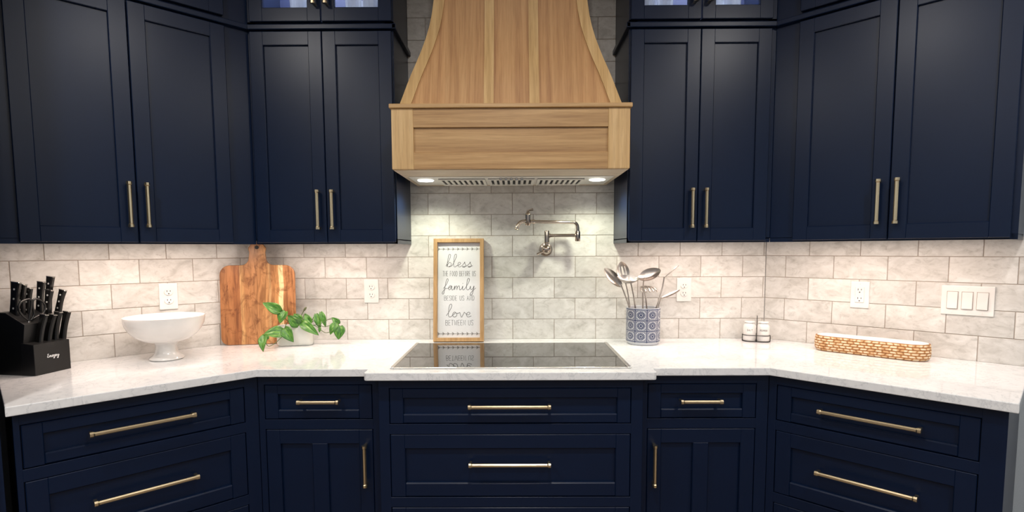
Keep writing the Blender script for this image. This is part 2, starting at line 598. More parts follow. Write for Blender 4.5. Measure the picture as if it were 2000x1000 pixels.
class Thing:
    """An Empty at the thing's base; parts are given in its wall frame (x, -off, z)."""

    def __init__(s, name, label, cat, wall='B', x=0.0, off=0.0, z=0.0, group=None, rot=0.0):
        s.o = link(name, None)
        s.o.empty_display_size = 0.05
        s.o.location = wpt(wall, x, off, z)
        s.o.rotation_euler = (0, 0, ANG[wall] + rot)
        s.org = Vector((x, -off, z))
        s.o['label'] = label
        s.o['category'] = cat
        if group:
            s.o['group'] = group

    def part(s, name, bm, mats, parent=None, smooth=False, autos=None, local=False):
        if not local:
            bmesh.ops.translate(bm, vec=-s.org, verts=bm.verts)
        return link(name, mesh(bm, name, mats, smooth, autos), parent or s.o)


def tag(o, label, cat, group=None):
    o['label'] = label
    o['category'] = cat
    if group:
        o['group'] = group
    return o


def struct(name, bm, mats, loc=None, rot=0.0):
    o = link(name, mesh(bm, name, mats))
    if loc is not None:
        o.location = loc
    o.rotation_euler = (0, 0, rot)
    o['kind'] = 'structure'
    return o


def area_light(name, parent, loc, rot, sx, sy, energy, col, shape='RECTANGLE', spread=PI):
    d = bpy.data.lights.new(name, 'AREA')
    d.shape = shape
    d.size = sx
    if shape in ('RECTANGLE', 'ELLIPSE'):
        d.size_y = sy
    d.energy = energy
    d.color = col
    d.spread = spread
    o = link(name, d, parent, loc)
    o.rotation_euler = rot
    return o


# ------------------------------------------------------------------ room shell
SMAX = 2.0                                       # length of the angled walls
PLx, PLy = XL - SMAX * math.cos(PI / 4), -SMAX * math.sin(PI / 4)
PRx = XR + SMAX * math.cos(PI / 4)
YF = -6.2
bm = bmesh.new(); bbox(bm, PLx - .2, PRx + .2, YF - .2, .3, -.08, 0); struct('floor', bm, 'floor_wood')
bm = bmesh.new(); bbox(bm, PLx - .2, PRx + .2, YF - .2, .3, ZCEIL, ZCEIL + .08); ceiling = struct('ceiling', bm, 'ceiling_paint')
bm = bmesh.new(); bbox(bm, XL - .05, XR + .05, .004, .12, 0, ZCEIL); wall_back = struct('wall_back', bm, 'wall_paint')
bm = bmesh.new(); bbox(bm, -SMAX, .04, .004, .12, 0, ZCEIL); wall_left = struct('wall_left', bm, 'wall_paint', ORG['L'], ANG['L'])
bm = bmesh.new(); bbox(bm, -.04, SMAX, .004, .12, 0, ZCEIL); wall_right = struct('wall_right', bm, 'wall_paint', ORG['R'], ANG['R'])
bm = bmesh.new(); bbox(bm, PLx - .12, PLx, YF, PLy + .05, 0, ZCEIL); struct('wall_far_left', bm, 'room_paint')
bm = bmesh.new(); bbox(bm, PRx, PRx + .12, YF, PLy + .05, 0, ZCEIL); struct('wall_far_right', bm, 'room_paint')
bm = bmesh.new(); bbox(bm, PLx - .12, PRx + .12, YF - .12, YF, 0, ZCEIL); struct('wall_front', bm, 'room_paint')

# backsplash: every tile a piece of its wall
GAP = 0.0028
_full = bmesh.new()
bbox(_full, 0, PW - GAP, 0, .009, 0, PV - GAP, 0.0009)
FULL_TILE = mesh(_full, 'tile', 'marble_tile')


def lay_tiles(wall_o, x_lo, x_hi, phase_odd, z_hi, z_fn=None):
    k = 1
    while True:
        z0 = ZC + PV * (k - 1 - .04) if k > 1 else ZC - .002
        z1 = ZC + PV * (k - .04)
        if z0 > z_hi - .01:
            break
        lo, hi = (x_lo, x_hi) if z_fn is None else z_fn(z0)
        ph = phase_odd if k % 2 else phase_odd + PW / 2
        i = math.floor((lo - ph) / PW)
        while True:
            a, b = ph + i * PW, ph + (i + 1) * PW
            i += 1
            if a >= hi - 1e-6:
                break
            ca, cb, ct = max(a, lo), min(b, hi), min(z1, z_hi)
            if cb - ca < 0.005:
                continue
            if ca == a and cb == b and ct == z1 and k > 1:
                link('tile', FULL_TILE, wall_o, (a + GAP / 2, 0, z0 + GAP / 2))
            else:
                t = bmesh.new()
                bbox(t, 0, cb - ca - GAP, 0, .009, 0, ct - z0 - GAP, 0.0009)
                link('tile', mesh(t, 'tile', 'marble_tile'), wall_o, (ca + GAP / 2, 0, z0 + GAP / 2))
        k += 1


ZT = 1.398
bm = bmesh.new(); bbox(bm, XL, XR, .0022, .006, ZC - .02, ZT); bbox(bm, -.56, .56, .0022, .006, ZT, ZCEIL)
link('grout', mesh(bm, 'grout', 'grout'), wall_back)
bm = bmesh.new(); bbox(bm, -.976, 0, .0022, .006, ZC - .02, ZT); link('grout', mesh(bm, 'grout', 'grout'), wall_left)
bm = bmesh.new(); bbox(bm, 0, .967, .0022, .006, ZC - .02, ZT); link('grout', mesh(bm, 'grout', 'grout'), wall_right)
lay_tiles(wall_back, XL, XR, -0.0066, 2.73, lambda z: (XL, XR) if z < ZT - .02 else (-.53, .53))
lay_tiles(wall_left, -.976, 0, -0.1978, ZT)
lay_tiles(wall_right, 0, .967, 0.1954, ZT)

# ------------------------------------------------------------------ ceiling downlights (behind and above the camera)
DL_POS = [(-1.35, -1.75), (0.0, -1.75), (1.35, -1.75), (-1.35, -3.3), (0.0, -3.3), (1.35, -3.3), (-1.35, -4.9), (0, -4.9), (1.35, -4.9)]
for i, (x, y) in enumerate(DL_POS):
    t = Thing('ceiling_downlight', 'round recessed downlight with white trim ring in the ceiling', 'light', 'B', x, -y, ZCEIL, group='recessed ceiling lights')
    b = bmesh.new(); lathe(b, [(.052, -.004), (.075, -.006), (.078, 0), (.052, 0)], 28); t.part('trim_ring', b, 'white_plastic', local=True)
    b = bmesh.new(); lathe(b, [(0, -.003), (.052, -.003), (.052, -.001), (0, -.001)], 28); t.part('lens', b, 'lamp_down', local=True)
    area_light('downlight_lamp', t.o, (0, 0, -.012), (0, 0, 0), .10, .10, E_DOWN, C_DOWN, 'DISK')


# ------------------------------------------------------------------ cabinet building blocks
def shaker(bm_f, bm_p, x0, x1, z0, z1, yb, yf, stile, rails=None, mull=None, rec=0.011, bev=0.0022, sill=None):
    """frame into bm_f, recessed panel into bm_p; front at y=yf (more negative), back at yb"""
    rt, rb = rails or (stile, stile)
    bbox(bm_f, x0, x0 + stile, yf, yb, z0, z1, bev)
    bbox(bm_f, x1 - stile, x1, yf, yb, z0, z1, bev)
    bbox(bm_f, x0 + stile - bev, x1 - stile + bev, yf, yb, z1 - rt, z1, bev)
    bbox(bm_f, x0 + stile - bev, x1 - stile + bev, yf, yb, z0, z0 + rb, sill or bev)
    if mull:
        c = (x0 + x1) / 2
        bbox(bm_f, c - mull / 2, c + mull / 2, yf, yb, z0 + rb - bev, z1 - rt + bev, bev)
    bbox(bm_p, x0 + stile - .004, x1 - stile + .004, yf + rec, yb - .001, z0 + rb - .004, z1 - rt + .004)


def bar_handle(L, r=0.0076, stand=0.030):
    """brass bar pull along local x, mounted on y=0, towards -y"""
    b = bmesh.new()
    h = L / 2
    prof = [(-h, r * 1.16), (-h + .009, r * 1.16), (-h + .013, r * .88), (0, r * .88), (h - .013, r * .88), (h - .009, r * 1.16), (h, r * 1.16)]
    t = bmesh.new()
    rings = []
    for x, q in prof:
        c = q * .45
        oct_ = [(q, c), (c, q), (-c, q), (-q, c), (-q, -c), (-c, -q), (c, -q), (q, -c)]
        rings.append([t.verts.new((x, -stand + dy, dz)) for dy, dz in oct_])
    for a, bb in zip(rings, rings[1:]):
        for k in range(8):
            t.faces.new((a[k], a[(k + 1) % 8], bb[(k + 1) % 8], bb[k]))
    t.faces.new(rings[0]); t.faces.new(rings[-1][::-1])
    merge(b, t)
    for s in (-1, 1):
        xc = s * (h - .0055)
        bbox(b, xc - .0052, xc + .0052, -stand, 0.001, -.0052, .0052, .0012)
    return b


_hcache = {}


def handle(parent, org, x, z, y, L, vertical):
    key = (round(L, 3), vertical)
    if key not in _hcache:
        b = bar_handle(L)
        if vertical:
            bmesh.ops.rotate(b, cent=(0, 0, 0), matrix=Matrix.Rotation(PI / 2, 3, 'Y'), verts=b.verts)
        _hcache[key] = mesh(b, 'handle', 'brass')
    o = link('handle', _hcache[key], parent, Vector((x, y, z)) - org)
    o['label'] = 'brushed brass bar pull'
    return o


# ------------------------------------------------------------------ wall (upper) cabinets
ZUB, ZUD, ZUT, ZTRIM0, ZTRIM1 = 1.385, 1.391, 2.272, 2.279, 2.300
ZTD0, ZTD1, ZTOP = 2.312, 2.690, 2.735
DFR, DDR = 0.315, 0.335
ST = 0.056


def upper_run(wall, x0, x1, mitre, doors, hand, lab, far_end_x):
    """doors: list of (xa, xb); hand: x positions of the pulls; mitre: 'lo'/'hi'/None end cut on the bisector"""
    cx = (x0 + x1) / 2
    t = Thing('wall_cabinet', lab, 'cabinet', wall, cx, 0, ZUB)
    lo_f, lo_b, hi_f, hi_b = x0, x0, x1, x1
    if mitre == 'hi':
        hi_f, hi_b = x1 - DFR * T22 - .0006, x1 - .0006
    if mitre == 'lo':
        lo_f, lo_b = x0 + DFR * T22 + .0006, x0 + .0006
    b = bmesh.new()
    prism(b, [(lo_b, -.001), (hi_b, -.001), (hi_f, -DFR), (lo_f, -DFR)], ZUB + .016, ZTRIM0 + .002)
    bbox(b, lo_f + .0005, hi_f - .0005, -DFR, -DFR + .019, ZUB, ZUB + .02)         # light rail under the front
    for e, m in ((lo_f, 'lo'), (hi_f, 'hi')):
        if mitre != m:
            s = 1 if m == 'lo' else -1
            bbox(b, min(e, e + s * .016), max(e, e + s * .016), -DFR, -.001, ZUB, ZUB + .02)
    t.part('carcass', b, 'navy_paint')
    # trim moulding between the lower and the stacked upper cabinet
    b = bmesh.new()
    PR = .024
    lf, hf = lo_f, hi_f
    if mitre == 'hi':
        hf = x1 - (DFR + PR) * T22 - .0006
    if mitre == 'lo':
        lf = x0 + (DFR + PR) * T22 + .0006
    lb, hb = lo_f, hi_f
    if mitre == 'hi':
        hb = x1 - (DFR - .002) * T22
    if mitre == 'lo':
        lb = x0 + (DFR - .002) * T22
    el = 0 if mitre == 'lo' else .014
    eh = 0 if mitre == 'hi' else .014
    prism(b, [(lb, -DFR + .002), (hb, -DFR + .002), (hf + eh, -DFR - PR), (lf - el, -DFR - PR)], ZTRIM0, ZTRIM1, .003)
    for m, e, q in (('lo', lo_f, el), ('hi', hi_f, eh)):
        if mitre != m:
            s = -1 if m == 'lo' else 1
            bbox(b, min(e - s * .002, e + s * q), max(e - s * .002, e + s * q), -DFR - PR, -.002, ZTRIM0, ZTRIM1, .002)
    t.part('trim_moulding', b, 'navy_paint')
    for (xa, xb), hx in zip(doors, hand):
        f, p = bmesh.new(), bmesh.new()
        shaker(f, p, xa, xb, ZUD, ZUT, -DFR - .0008, -DDR, ST)
        d = t.part('door', f, 'navy_paint')
        t.part('panel', p, 'navy_paint', d)
        handle(d, t.org, hx, 1.530, -DDR, .166, True)
    # LED bar recessed behind the light rail
    L0, L1 = min(lo_f, hi_f) + .05, max(lo_f, hi_f) - .05
    b = bmesh.new()
    bbox(b, L0, L1, -.247, -.232, ZUB + .011, ZUB + .017)
    lb_ = t.part('light_bar', b, 'lamp_bar')
    area_light('led_bar_lamp', t.o, Vector(((L0 + L1) / 2, -.2395, ZUB + .009)) - t.org, (0, 0, 0), L1 - L0, .02, E_BAR * (L1 - L0), C_BAR)
    return t


def hollow_box(b, x0, x1, yb, yf, z0, z1, th=.016):
    bbox(b, x0, x0 + th, yf, yb, z0, z1)
    bbox(b, x1 - th, x1, yf, yb, z0, z1)
    bbox(b, x0, x1, yf, yb, z0, z0 + th)
    bbox(b, x0, x1, yf, yb, z1 - th, z1)
    bbox(b, x0, x1, yb - .01, yb, z0, z1)


GLASSES = []


def top_run(wall, x0, x1, mitre, doors, hand, lab, glazed):
    cx = (x0 + x1) / 2
    t = Thing('stacked_cabinet', lab, 'cabinet', wall, cx, 0, ZTRIM1 + .0005)
    lo_f, lo_b, hi_f, hi_b = x0, x0, x1, x1
    if mitre == 'hi':
        hi_f, hi_b = x1 - DFR * T22 - .0006, x1 - .0006
    if mitre == 'lo':
        lo_f, lo_b = x0 + DFR * T22 + .0006, x0 + .0006
    zb = ZTRIM1 + .0005
    b = bmesh.new()
    if glazed:
        hollow_box(b, lo_f, hi_f, -.001, -DFR + .019, zb, ZTOP)
        # face frame
        bbox(b, lo_f, lo_f + .035, -DFR, -DFR + .019, zb, ZTOP)
        bbox(b, hi_f - .035, hi_f, -DFR, -DFR + .019, zb, ZTOP)
        bbox(b, lo_f, hi_f, -DFR, -DFR + .019, zb, zb + .016)
        bbox(b, lo_f, hi_f, -DFR, -DFR + .019, ZTD1 - .02, ZTOP)
        inn = bmesh.new()
        bbox(inn, lo_f + .0165, hi_f - .0165, -.0140, -.0115, zb + .017, ZTOP - .017)
        t.part('back_panel', inn, 'navy_inside')
    else:
        prism(b, [(lo_b, -.001), (hi_b, -.001), (hi_f, -DFR), (lo_f, -DFR)], zb, ZTOP)
    t.part('carcass', b, 'navy_paint')
    for (xa, xb), hx in zip(doors, hand):
        f, p = bmesh.new(), bmesh.new()
        if glazed:
            dmy = bmesh.new()
            shaker(f, dmy, xa, xb, ZTD0, ZTD1, -DFR - .0008, -DDR, ST)
            dmy.free()
            bbox(p, xa + ST - .004, xb - ST + .004, -DFR - .009, -DFR - .005, ZTD0 + ST - .004, ZTD1 - ST + .004)
            d = t.part('door', f, 'navy_paint')
            t.part('pane', p, 'pane_glass', d)['label'] = 'clear glass pane'
        else:
            shaker(f, p, xa, xb, ZTD0, ZTD1, -DFR - .0008, -DDR, ST)
            d = t.part('door', f, 'navy_paint')
            t.part('panel', p, 'navy_paint', d)
        handle(d, t.org, hx, ZTD0 + .058 + .05, -DDR, .10, True)
    if glazed:
        b = bmesh.new()
        bbox(b, lo_f + .06, hi_f - .06, -.20, -.185, ZTOP - .024, ZTOP - .017)
        t.part('light_strip', b, 'lamp_puck')
        area_light('cabinet_lamp', t.o, Vector((cx, -.19, ZTOP - .03)) - t.org, (0, 0, 0), abs(hi_f - lo_f) - .14, .03, E_PUCK, C_PUCK)


BX0, BX1 = XL, -.503           # back-left run (mitred in the corner)
CX0, CX1 = .489, XR            # back-right run
upper_run('B', BX0, BX1, 'lo', [(-1.104, -.8025), (-.7995, -.5085)], [-.8315, -.7705],
          'navy two-door wall cabinet on the back wall between the cutting-board corner and the hood', BX1)
upper_run('B', CX0, CX1, 'hi', [(.4945, .7855), (.7885, 1.082)], [.757, .8155],
          'navy two-door wall cabinet on the back wall above the utensil crock', CX0)
upper_run('L', -.972, 0, 'hi', [(-.900, -.5635), (-.5605, -.2285)], [-.590, -.5335],
          'navy two-door wall cabinet on the angled wall above the pedestal bowl', -.985)
upper_run('R', 0, .922, 'lo', [(.2275, .5605), (.5635, .904)], [.530, .589],
          'navy two-door wall cabinet on the angled wall above the light switches', .922)
top_run('B', BX0, BX1, 'lo', [(-1.102, -.8025), (-.7995, -.5055)], [-.8225, -.7725],
        'stacked glass-door navy cabinet between the cutting-board corner and the hood', True)
top_run('B', CX0, CX1, 'hi', [(.4925, .7855), (.7885, 1.084)], [.7555, .8145],
        'stacked glass-door navy cabinet above the utensil crock', True)
top_run('L', -.972, 0, 'hi', [(-.900, -.5635), (-.5605, -.2285)], [-.590, -.5335],
        'stacked solid-door navy cabinet on the angled wall above the pedestal bowl', False)
top_run('R', 0, .922, 'lo', [(.2275, .5605), (.5635, .904)], [.530, .589],
        'stacked solid-door navy cabinet on the angled wall above the light switches', False)

# glasses standing inside the glass-door cabinets
b = bmesh.new()
zz = ZTRIM1 + .017
prof = [(0, 0), (.026, 0), (.028, .004), (.031, .06), (.036, .135), (.0345, .135), (.0295, .06), (.026, .014), (0, .012)]
lathe(b, prof, 48)
for v in b.verts:
    if v.co.z > .005 and v.co.xy.length > .027:
        k_ = 1 + .035 * math.cos(12 * math.atan2(v.co.y, v.co.x))
        v.co.x *= k_
        v.co.y *= k_
GL_ME = mesh(b, 'drinking_glass', 'drinking_glass', True, 50)
for x, y in [(-.925, -.25), (-.848, -.235), (-.685, -.255), (-.610, -.255), (-.640, -.17), (-.90, -.13),
             (.575, -.255), (.655, -.25), (.615, -.165), (.865, -.255), (.945, -.25), (.905, -.17)]:
    o = link('drinking_glass', GL_ME, None, (x, y, zz))
    if x < 0:
        tag(o, 'clear glass tumbler behind the glass door beside the hood, cutting-board side', 'glass', 'glasses in the stacked cabinet by the cutting board')
    else:
        tag(o, 'clear glass tumbler behind the glass door above the utensil crock', 'glass', 'glasses in the stacked cabinet above the crock')


# ------------------------------------------------------------------ base cabinets
ZB1 = .8845                     # underside of the worktop
D1 = (.7105, .8430)             # top drawer
D2 = (.4275, .6680)
D3 = (.1350, .3850)


def base_run(wall, x0, x1, D, mitre, fronts, lab, name='base_cabinet'):
    """fronts: list of (kind, xa, xb, z0, z1, handle)"""
    cx = (x0 + x1) / 2
    t = Thing(name, lab, 'cabinet', wall, cx, 0, 0)
    b = bmesh.new()
    FT = .02
    lo_f, lo_b, hi_f, hi_b = x0, x0, x1, x1
    if mitre == 'hi':
        hi_f, hi_b = x1 - D * T22 - .0006, x1 - .0006
    if mitre == 'lo':
        lo_f, lo_b = x0 + D * T22 + .0006, x0 + .0006
    lo_i = lo_f if mitre != 'lo' else x0 + (D - FT) * T22 + .0006
    hi_i = hi_f if mitre != 'hi' else x1 - (D - FT) * T22 - .0006
    prism(b, [(lo_b, -.001), (hi_b, -.001), (hi_i, -D + FT), (lo_i, -D + FT)], .10, ZB1)
    # face frame around the inset fronts
    xs = sorted(set([f[1] for f in fronts])), sorted(set([f[2] for f in fronts]))
    fa, fb = xs[0][0], xs[1][-1]
    g = .0022
    bbox(b, lo_f, fa - g, -D, -D + FT + .001, .10, ZB1, .0008)
    bbox(b, fb + g, hi_f, -D, -D + FT + .001, .10, ZB1, .0008)
    zs = sorted([(f[3], f[4]) for f in fronts])
    edges = [.10] + [q for p_ in zs for q in (p_[0] - g, p_[1] + g)] + [ZB1]
    for k in range(0, len(edges), 2):
        bbox(b, fa - g - .001, fb + g + .001, -D, -D + FT + .001, edges[k], edges[k + 1], .0008)
    t.part('carcass', b, 'navy_paint')
    b = bmesh.new()
    prism(b, [(lo_f + .01, -.02), (hi_f - .01, -.02), (hi_f - .01, -D + .075), (lo_f + .01, -D + .075)], 0, .10)
    t.part('toe_kick', b, 'toe_dark')
    for kind, xa, xb, z0, z1, h in fronts:
        f, p = bmesh.new(), bmesh.new()
        if kind == 'drawer':
            st = .054 if z1 - z0 > .15 else .050
            rr = (.054, .054) if z1 - z0 > .15 else (.036, .036)
            shaker(f, p, xa, xb, z0, z1, -D + FT - .0005, -D, st, rr, rec=.014, sill=.0042)
            d = t.part('drawer', f, 'navy_paint')
            t.part('panel', p, 'navy_paint', d)
            handle(d, t.org, h[0], h[1], -D, h[2], False)
        else:
            shaker(f, p, xa, xb, z0, z1, -D + FT - .0005, -D, .0535, (.056, .056), mull=.060, rec=.012)
            d = t.part('door', f, 'navy_paint')
            t.part('panel', p, 'navy_paint', d)
            handle(d, t.org, h[0], h[1], -D, h[2], True)
    return t


DB = .640
DCEN = .700
base_run('B', XL, -.5055, DB, 'lo', [('drawer', -.958, -.546, *D1, (-.744, .783, .158)), ('door', -.958, -.546, D3[0], D2[1], (-.5725, .533, .163))],
         'navy base cabinet with one drawer and a two-panel door below the potted vine')
base_run('B', .4795, XR, DB, 'hi', [('drawer', .513, .925, *D1, (.709, .781, .158)), ('door', .513, .925, D3[0], D2[1], (.5365, .532, .163))],
         'navy base cabinet with one drawer and a two-panel door below the utensil crock')
base_run('B', -.505, .479, DCEN, None, [('drawer', -.464, .434, *D1, (-.017, .780, .304)), ('drawer', -.464, .434, *D2, (-.017, .5605, .304)),
                                        ('drawer', -.464, .434, *D3, (-.017, .275, .304))],
         'wide navy drawer cabinet standing forward below the cooktop', 'drawer_cabinet')
base_run('L', -.962, 0, DB, 'hi', [('drawer', -.9445, -.316, *D1, (-.637, .783, .30)), ('drawer', -.9445, -.316, *D2, (-.637, .5585, .30)),
                                   ('drawer', -.9445, -.316, *D3, (-.637, .275, .30))],
         'navy drawer cabinet on the angled wall below the knife block and bowl', 'drawer_cabinet')
base_run('R', 0, .945, DB, 'lo', [('drawer', .2965, .8835, *D1, (.594, .779, .30)), ('drawer', .2965, .8835, *D2, (.594, .554, .30)),
                                  ('drawer', .2965, .8835, *D3, (.594, .275, .30))],
         'navy drawer cabinet on the angled wall below the carved tray', 'drawer_cabinet')

# tall pantry cabinet past the end of the worktop, only its edge shows
t = Thing('tall_cabinet', 'tall navy pantry cabinet past the knife-block end of the worktop', 'cabinet', 'L', -1.40, 0, 0)
b = bmesh.new(); bbox(b, -1.80, -.990, -.66, -.001, .10, 2.70); t.part('carcass', b, 'navy_paint')
b = bmesh.new(); bbox(b, -1.78, -1.01, -.60, -.02, 0, .10); t.part('toe_kick', b, 'toe_dark')
for xa, xb, hx in ((-1.78, -1.402, -1.45), (-1.398, -1.012, -1.35)):
    f, p = bmesh.new(), bmesh.new()
    shaker(f, p, xa, xb, .13, 2.66, -.6608, -.68, ST)
    d = t.part('door', f, 'navy_paint'); t.part('panel', p, 'navy_paint', d)
    handle(d, t.org, hx, 1.2, -.68, .30, True)

# ------------------------------------------------------------------ worktop
DCT, DBUMP = .682, .748
le, re = .976, .967
pl = [wpt('L', -le, .0, 0), Vector((XL, 0, 0)), Vector((XR, 0, 0)), wpt('R', re, .0, 0), wpt('R', re, DCT, 0),
      Vector((XR - DCT * T22, -DCT, 0))]
bump_r = [(.523, -DCT), (.518, -DCT + .0), (.5185, -DCT - .006), (.5185, -DBUMP + .012), (.515, -DBUMP + .004), (.508, -DBUMP)]
bump_l = [(-.536, -DBUMP), (-.543, -DBUMP + .004), (-.5465, -DBUMP + .012), (-.5465, -DCT - .006), (-.546, -DCT)]
poly = [(p.x, p.y) for p in pl] + bump_r[1:] + bump_l + [(XL + DCT * T22, -DCT)] + [tuple(wpt('L', -le, DCT, 0))[:2]]
poly = [(x, y - .0005) for x, y in poly]
bm = bmesh.new()
prism(bm, poly, ZB1 + .0005, ZC, .0025, 2)
wt = link('worktop', mesh(bm, 'worktop', 'quartz'))
tag(wt, 'white veined quartz worktop running along all three walls', 'worktop')

# ------------------------------------------------------------------ cooktop
t = Thing('cooktop', 'black glass induction cooktop with steel side trims set in the worktop', 'cooktop', 'B', -.0125, .405, ZC)
b = bmesh.new(); bbox(b, -.451, .426, -.672, -.140, ZC, ZC + .0045, .001); t.part('glass', b, 'cooktop_glass')
for a, c in ((-.464, -.4505), (.4255, .4395)):
    b = bmesh.new(); bbox(b, a, c, -.684, -.134, ZC, ZC + .0062, .0018, 2); t.part('side_trim', b, 'steel')
b = bmesh.new(); bbox(b, -.4505, .4255, -.684, -.6715, ZC, ZC + .005, .0016, 2); t.part('front_trim', b, 'steel')

# ------------------------------------------------------------------ range hood
HX = -.009
H0, H1, HD = 1.668, 1.897, .560
t = Thing('range_hood', 'flared oak range hood with battens and steel filter insert above the cooktop', 'hood', 'B', HX, 0, H0)
xa, xb = HX - .4575, HX + .4575
b = bmesh.new(); bbox(b, xa, xb, -HD + .019, -.001, H0 + .0005, H1 - .001); t.part('shell', b, 'oak_h')
for a, c in ((xa, xa + .084), (xb - .084, xb)):
    b = bmesh.new(); bbox(b, a, c, -HD, -HD + .020, H0, H1, .0012); t.part('stile', b, 'oak_light')
b = bmesh.new(); bbox(b, xa + .0835, xb - .0835, -HD + .0012, -HD + .020, 1.826, H1, .0012); t.part('top_rail', b, 'oak_h')
b = bmesh.new(); bbox(b, xa + .0835, xb - .0835, -HD + .0012, -HD + .020, H0, 1.731, .0012); t.part('bottom_rail', b, 'oak_h')
b = bmesh.new(); bbox(b, xa + .08, xb - .08, -HD + .010, -HD + .020, 1.729, 1.828); t.part('panel', b, 'oak_h')
b = bmesh.new(); bbox(b, xa - .007, xb + .007, -HD - .010, -.002, H1, H1 + .0165, .003, 2); t.part('ledge', b, 'oak_h')
HPROF = [(1.9135, .427, .540), (1.95, .4165, .525), (2.00, .402, .507), (2.05, .386, .489), (2.10, .3685, .470), (2.15, .352, .452), (2.20, .337, .437),
         (2.25, .3245, .424), (2.30, .3155, .414), (2.36, .308, .405), (2.44, .302, .397), (2.54, .298, .390), (2.735, .296, .386)]


def hood_strip(fa, fb, proud, name, mat_, depth=.02):
    """vertical strip whose left/right edges are functions of (half width), following the curved front"""
    b_ = bmesh.new()
    rows = []
    for z, w, d in HPROF:
        a_, c_ = fa(w), fb(w)
        y0 = -d - proud
        rows.append([b_.verts.new((HX + a_, y0, z)), b_.verts.new((HX + c_, y0, z)), b_.verts.new((HX + c_, y0 + depth, z)), b_.verts.new((HX + a_, y0 + depth, z))])
    for r0, r1 in zip(rows, rows[1:]):
        for k in range(4):
            b_.faces.new((r0[k], r0[(k + 1) % 4], r1[(k + 1) % 4], r1[k]))
    b_.faces.new(rows[0]); b_.faces.new(rows[-1][::-1])
    return t.part(name, b_, mat_, smooth=True, autos=35)


for a, c in ((lambda w: -w + .03, lambda w: -.2552), (lambda w: -.2552, lambda w: -.087), (lambda w: -.087, lambda w: .088),
             (lambda w: .088, lambda w: .2718), (lambda w: .2718, lambda w: w - .03)):
    hood_strip(a, c, 0, 'board', 'oak_v')
hood_strip(lambda w: -w, lambda w: -w + .043, .009, 'edge_batten', 'oak_light', .03)
hood_strip(lambda w: w - .043, lambda w: w, .009, 'edge_batten', 'oak_light', .03)
hood_strip(lambda w: -.1035, lambda w: -.0655, .009, 'batten', 'oak_light', .012)
hood_strip(lambda w: .0725, lambda w: .1105, .009, 'batten', 'oak_light', .012)
for s in (-1, 1):
    b = bmesh.new()
    rows = []
    for z, w, d in HPROF:
        rows.append([b.verts.new((HX + s * (w - .003), -d + .015, z)), b.verts.new((HX + s * (w - .003), -.003, z)),
                     b.verts.new((HX + s * (w - .02), -.003, z)), b.verts.new((HX + s * (w - .02), -d + .015, z))])
    for r0, r1 in zip(rows, rows[1:]):
        for k in range(4):
            b.faces.new((r0[k], r0[(k + 1) % 4], r1[(k + 1) % 4], r1[k]))
    b.faces.new(rows[0]); b.faces.new(rows[-1])
    t.part('side_board', b, 'oak_v', smooth=True, autos=35)
# underside
b = bmesh.new(); bbox(b, xa + .001, xb - .001, -HD + .0205, -.002, H0 - .001, H0 + .004); t.part('soffit', b, 'oak_lit')
LZ = H0 - .001
b = bmesh.new(); bbox(b, HX - .435, HX + .435, -.352, -.070, LZ - .003, LZ, .001)
liner = t.part('liner', b, 'liner_steel')
for c in (-.2155, 0, .2155):
    b = bmesh.new()
    w = .101
    bbox(b, HX + c - w, HX + c + w, -.300, -.090, LZ - .0045, LZ - .0025)
    f0 = len(b.faces)
    n = 8
    for k in range(n + 1):
        x = HX + c - w + .006 + (2 * w - .012) * k / n
        bbox(b, x - .0062, x + .0062, -.288, -.118, LZ - .0095, LZ - .0043, .0008)
    bbox(b, HX + c - w, HX + c + w, -.300, -.286, LZ - .0095, LZ - .0043, .0008)
    bbox(b, HX + c - w, HX + c + w, -.120, -.090, LZ - .0095, LZ - .0043, .0008)
    b.faces.ensure_lookup_table()
    for i, f in enumerate(b.faces):
        f.material_index = 1 if i < f0 else 0
    t.part('filter', b, ['liner_steel', 'black_slot'], liner)
for x, y in ((HX - .379, -.245), (HX + .379, -.245)):
    b = bmesh.new(); lathe(b, [(0, -.004), (.032, -.004), (.034, -.003), (.034, 0), (0, 0)], 28, (x, y, LZ - .002))
    t.part('lamp', b, 'lamp_hood', liner, smooth=True, autos=40)
    d = bpy.data.lights.new('hood_spot', 'SPOT')
    d.energy = E_HOOD; d.color = C_HOOD; d.spot_size = math.radians(150); d.spot_blend = .6; d.shadow_soft_size = .03
    link('hood_spot', d, t.o, Vector((x, y, LZ - .016)) - t.org)
for k in range(5):
    b = bmesh.new(); lathe(b, [(0, -.012), (.0045, -.012), (.005, -.010), (.005, 0), (0, 0)], 12, (HX - .045 + .0225 * k, -.325, LZ - .002))
    t.part('button', b, 'steel', liner, smooth=True, autos=40)


# ------------------------------------------------------------------ pot filler
t = Thing('pot_filler', 'folding brushed-nickel pot filler tap mounted on the tile above the cooktop', 'tap', 'B', .157, 0, 1.357)
PX, PZ = .157, 1.357
m_ = 'bronze_nickel'


def ycyl(b, x, z, prof, seg=24):
    """profile (r, off) turned about the y axis"""
    q = bmesh.new()
    lathe(q, prof, seg)
    merge(b, q, Matrix.Translation((x, 0, z)) @ Matrix.Rotation(PI / 2, 4, 'X'))


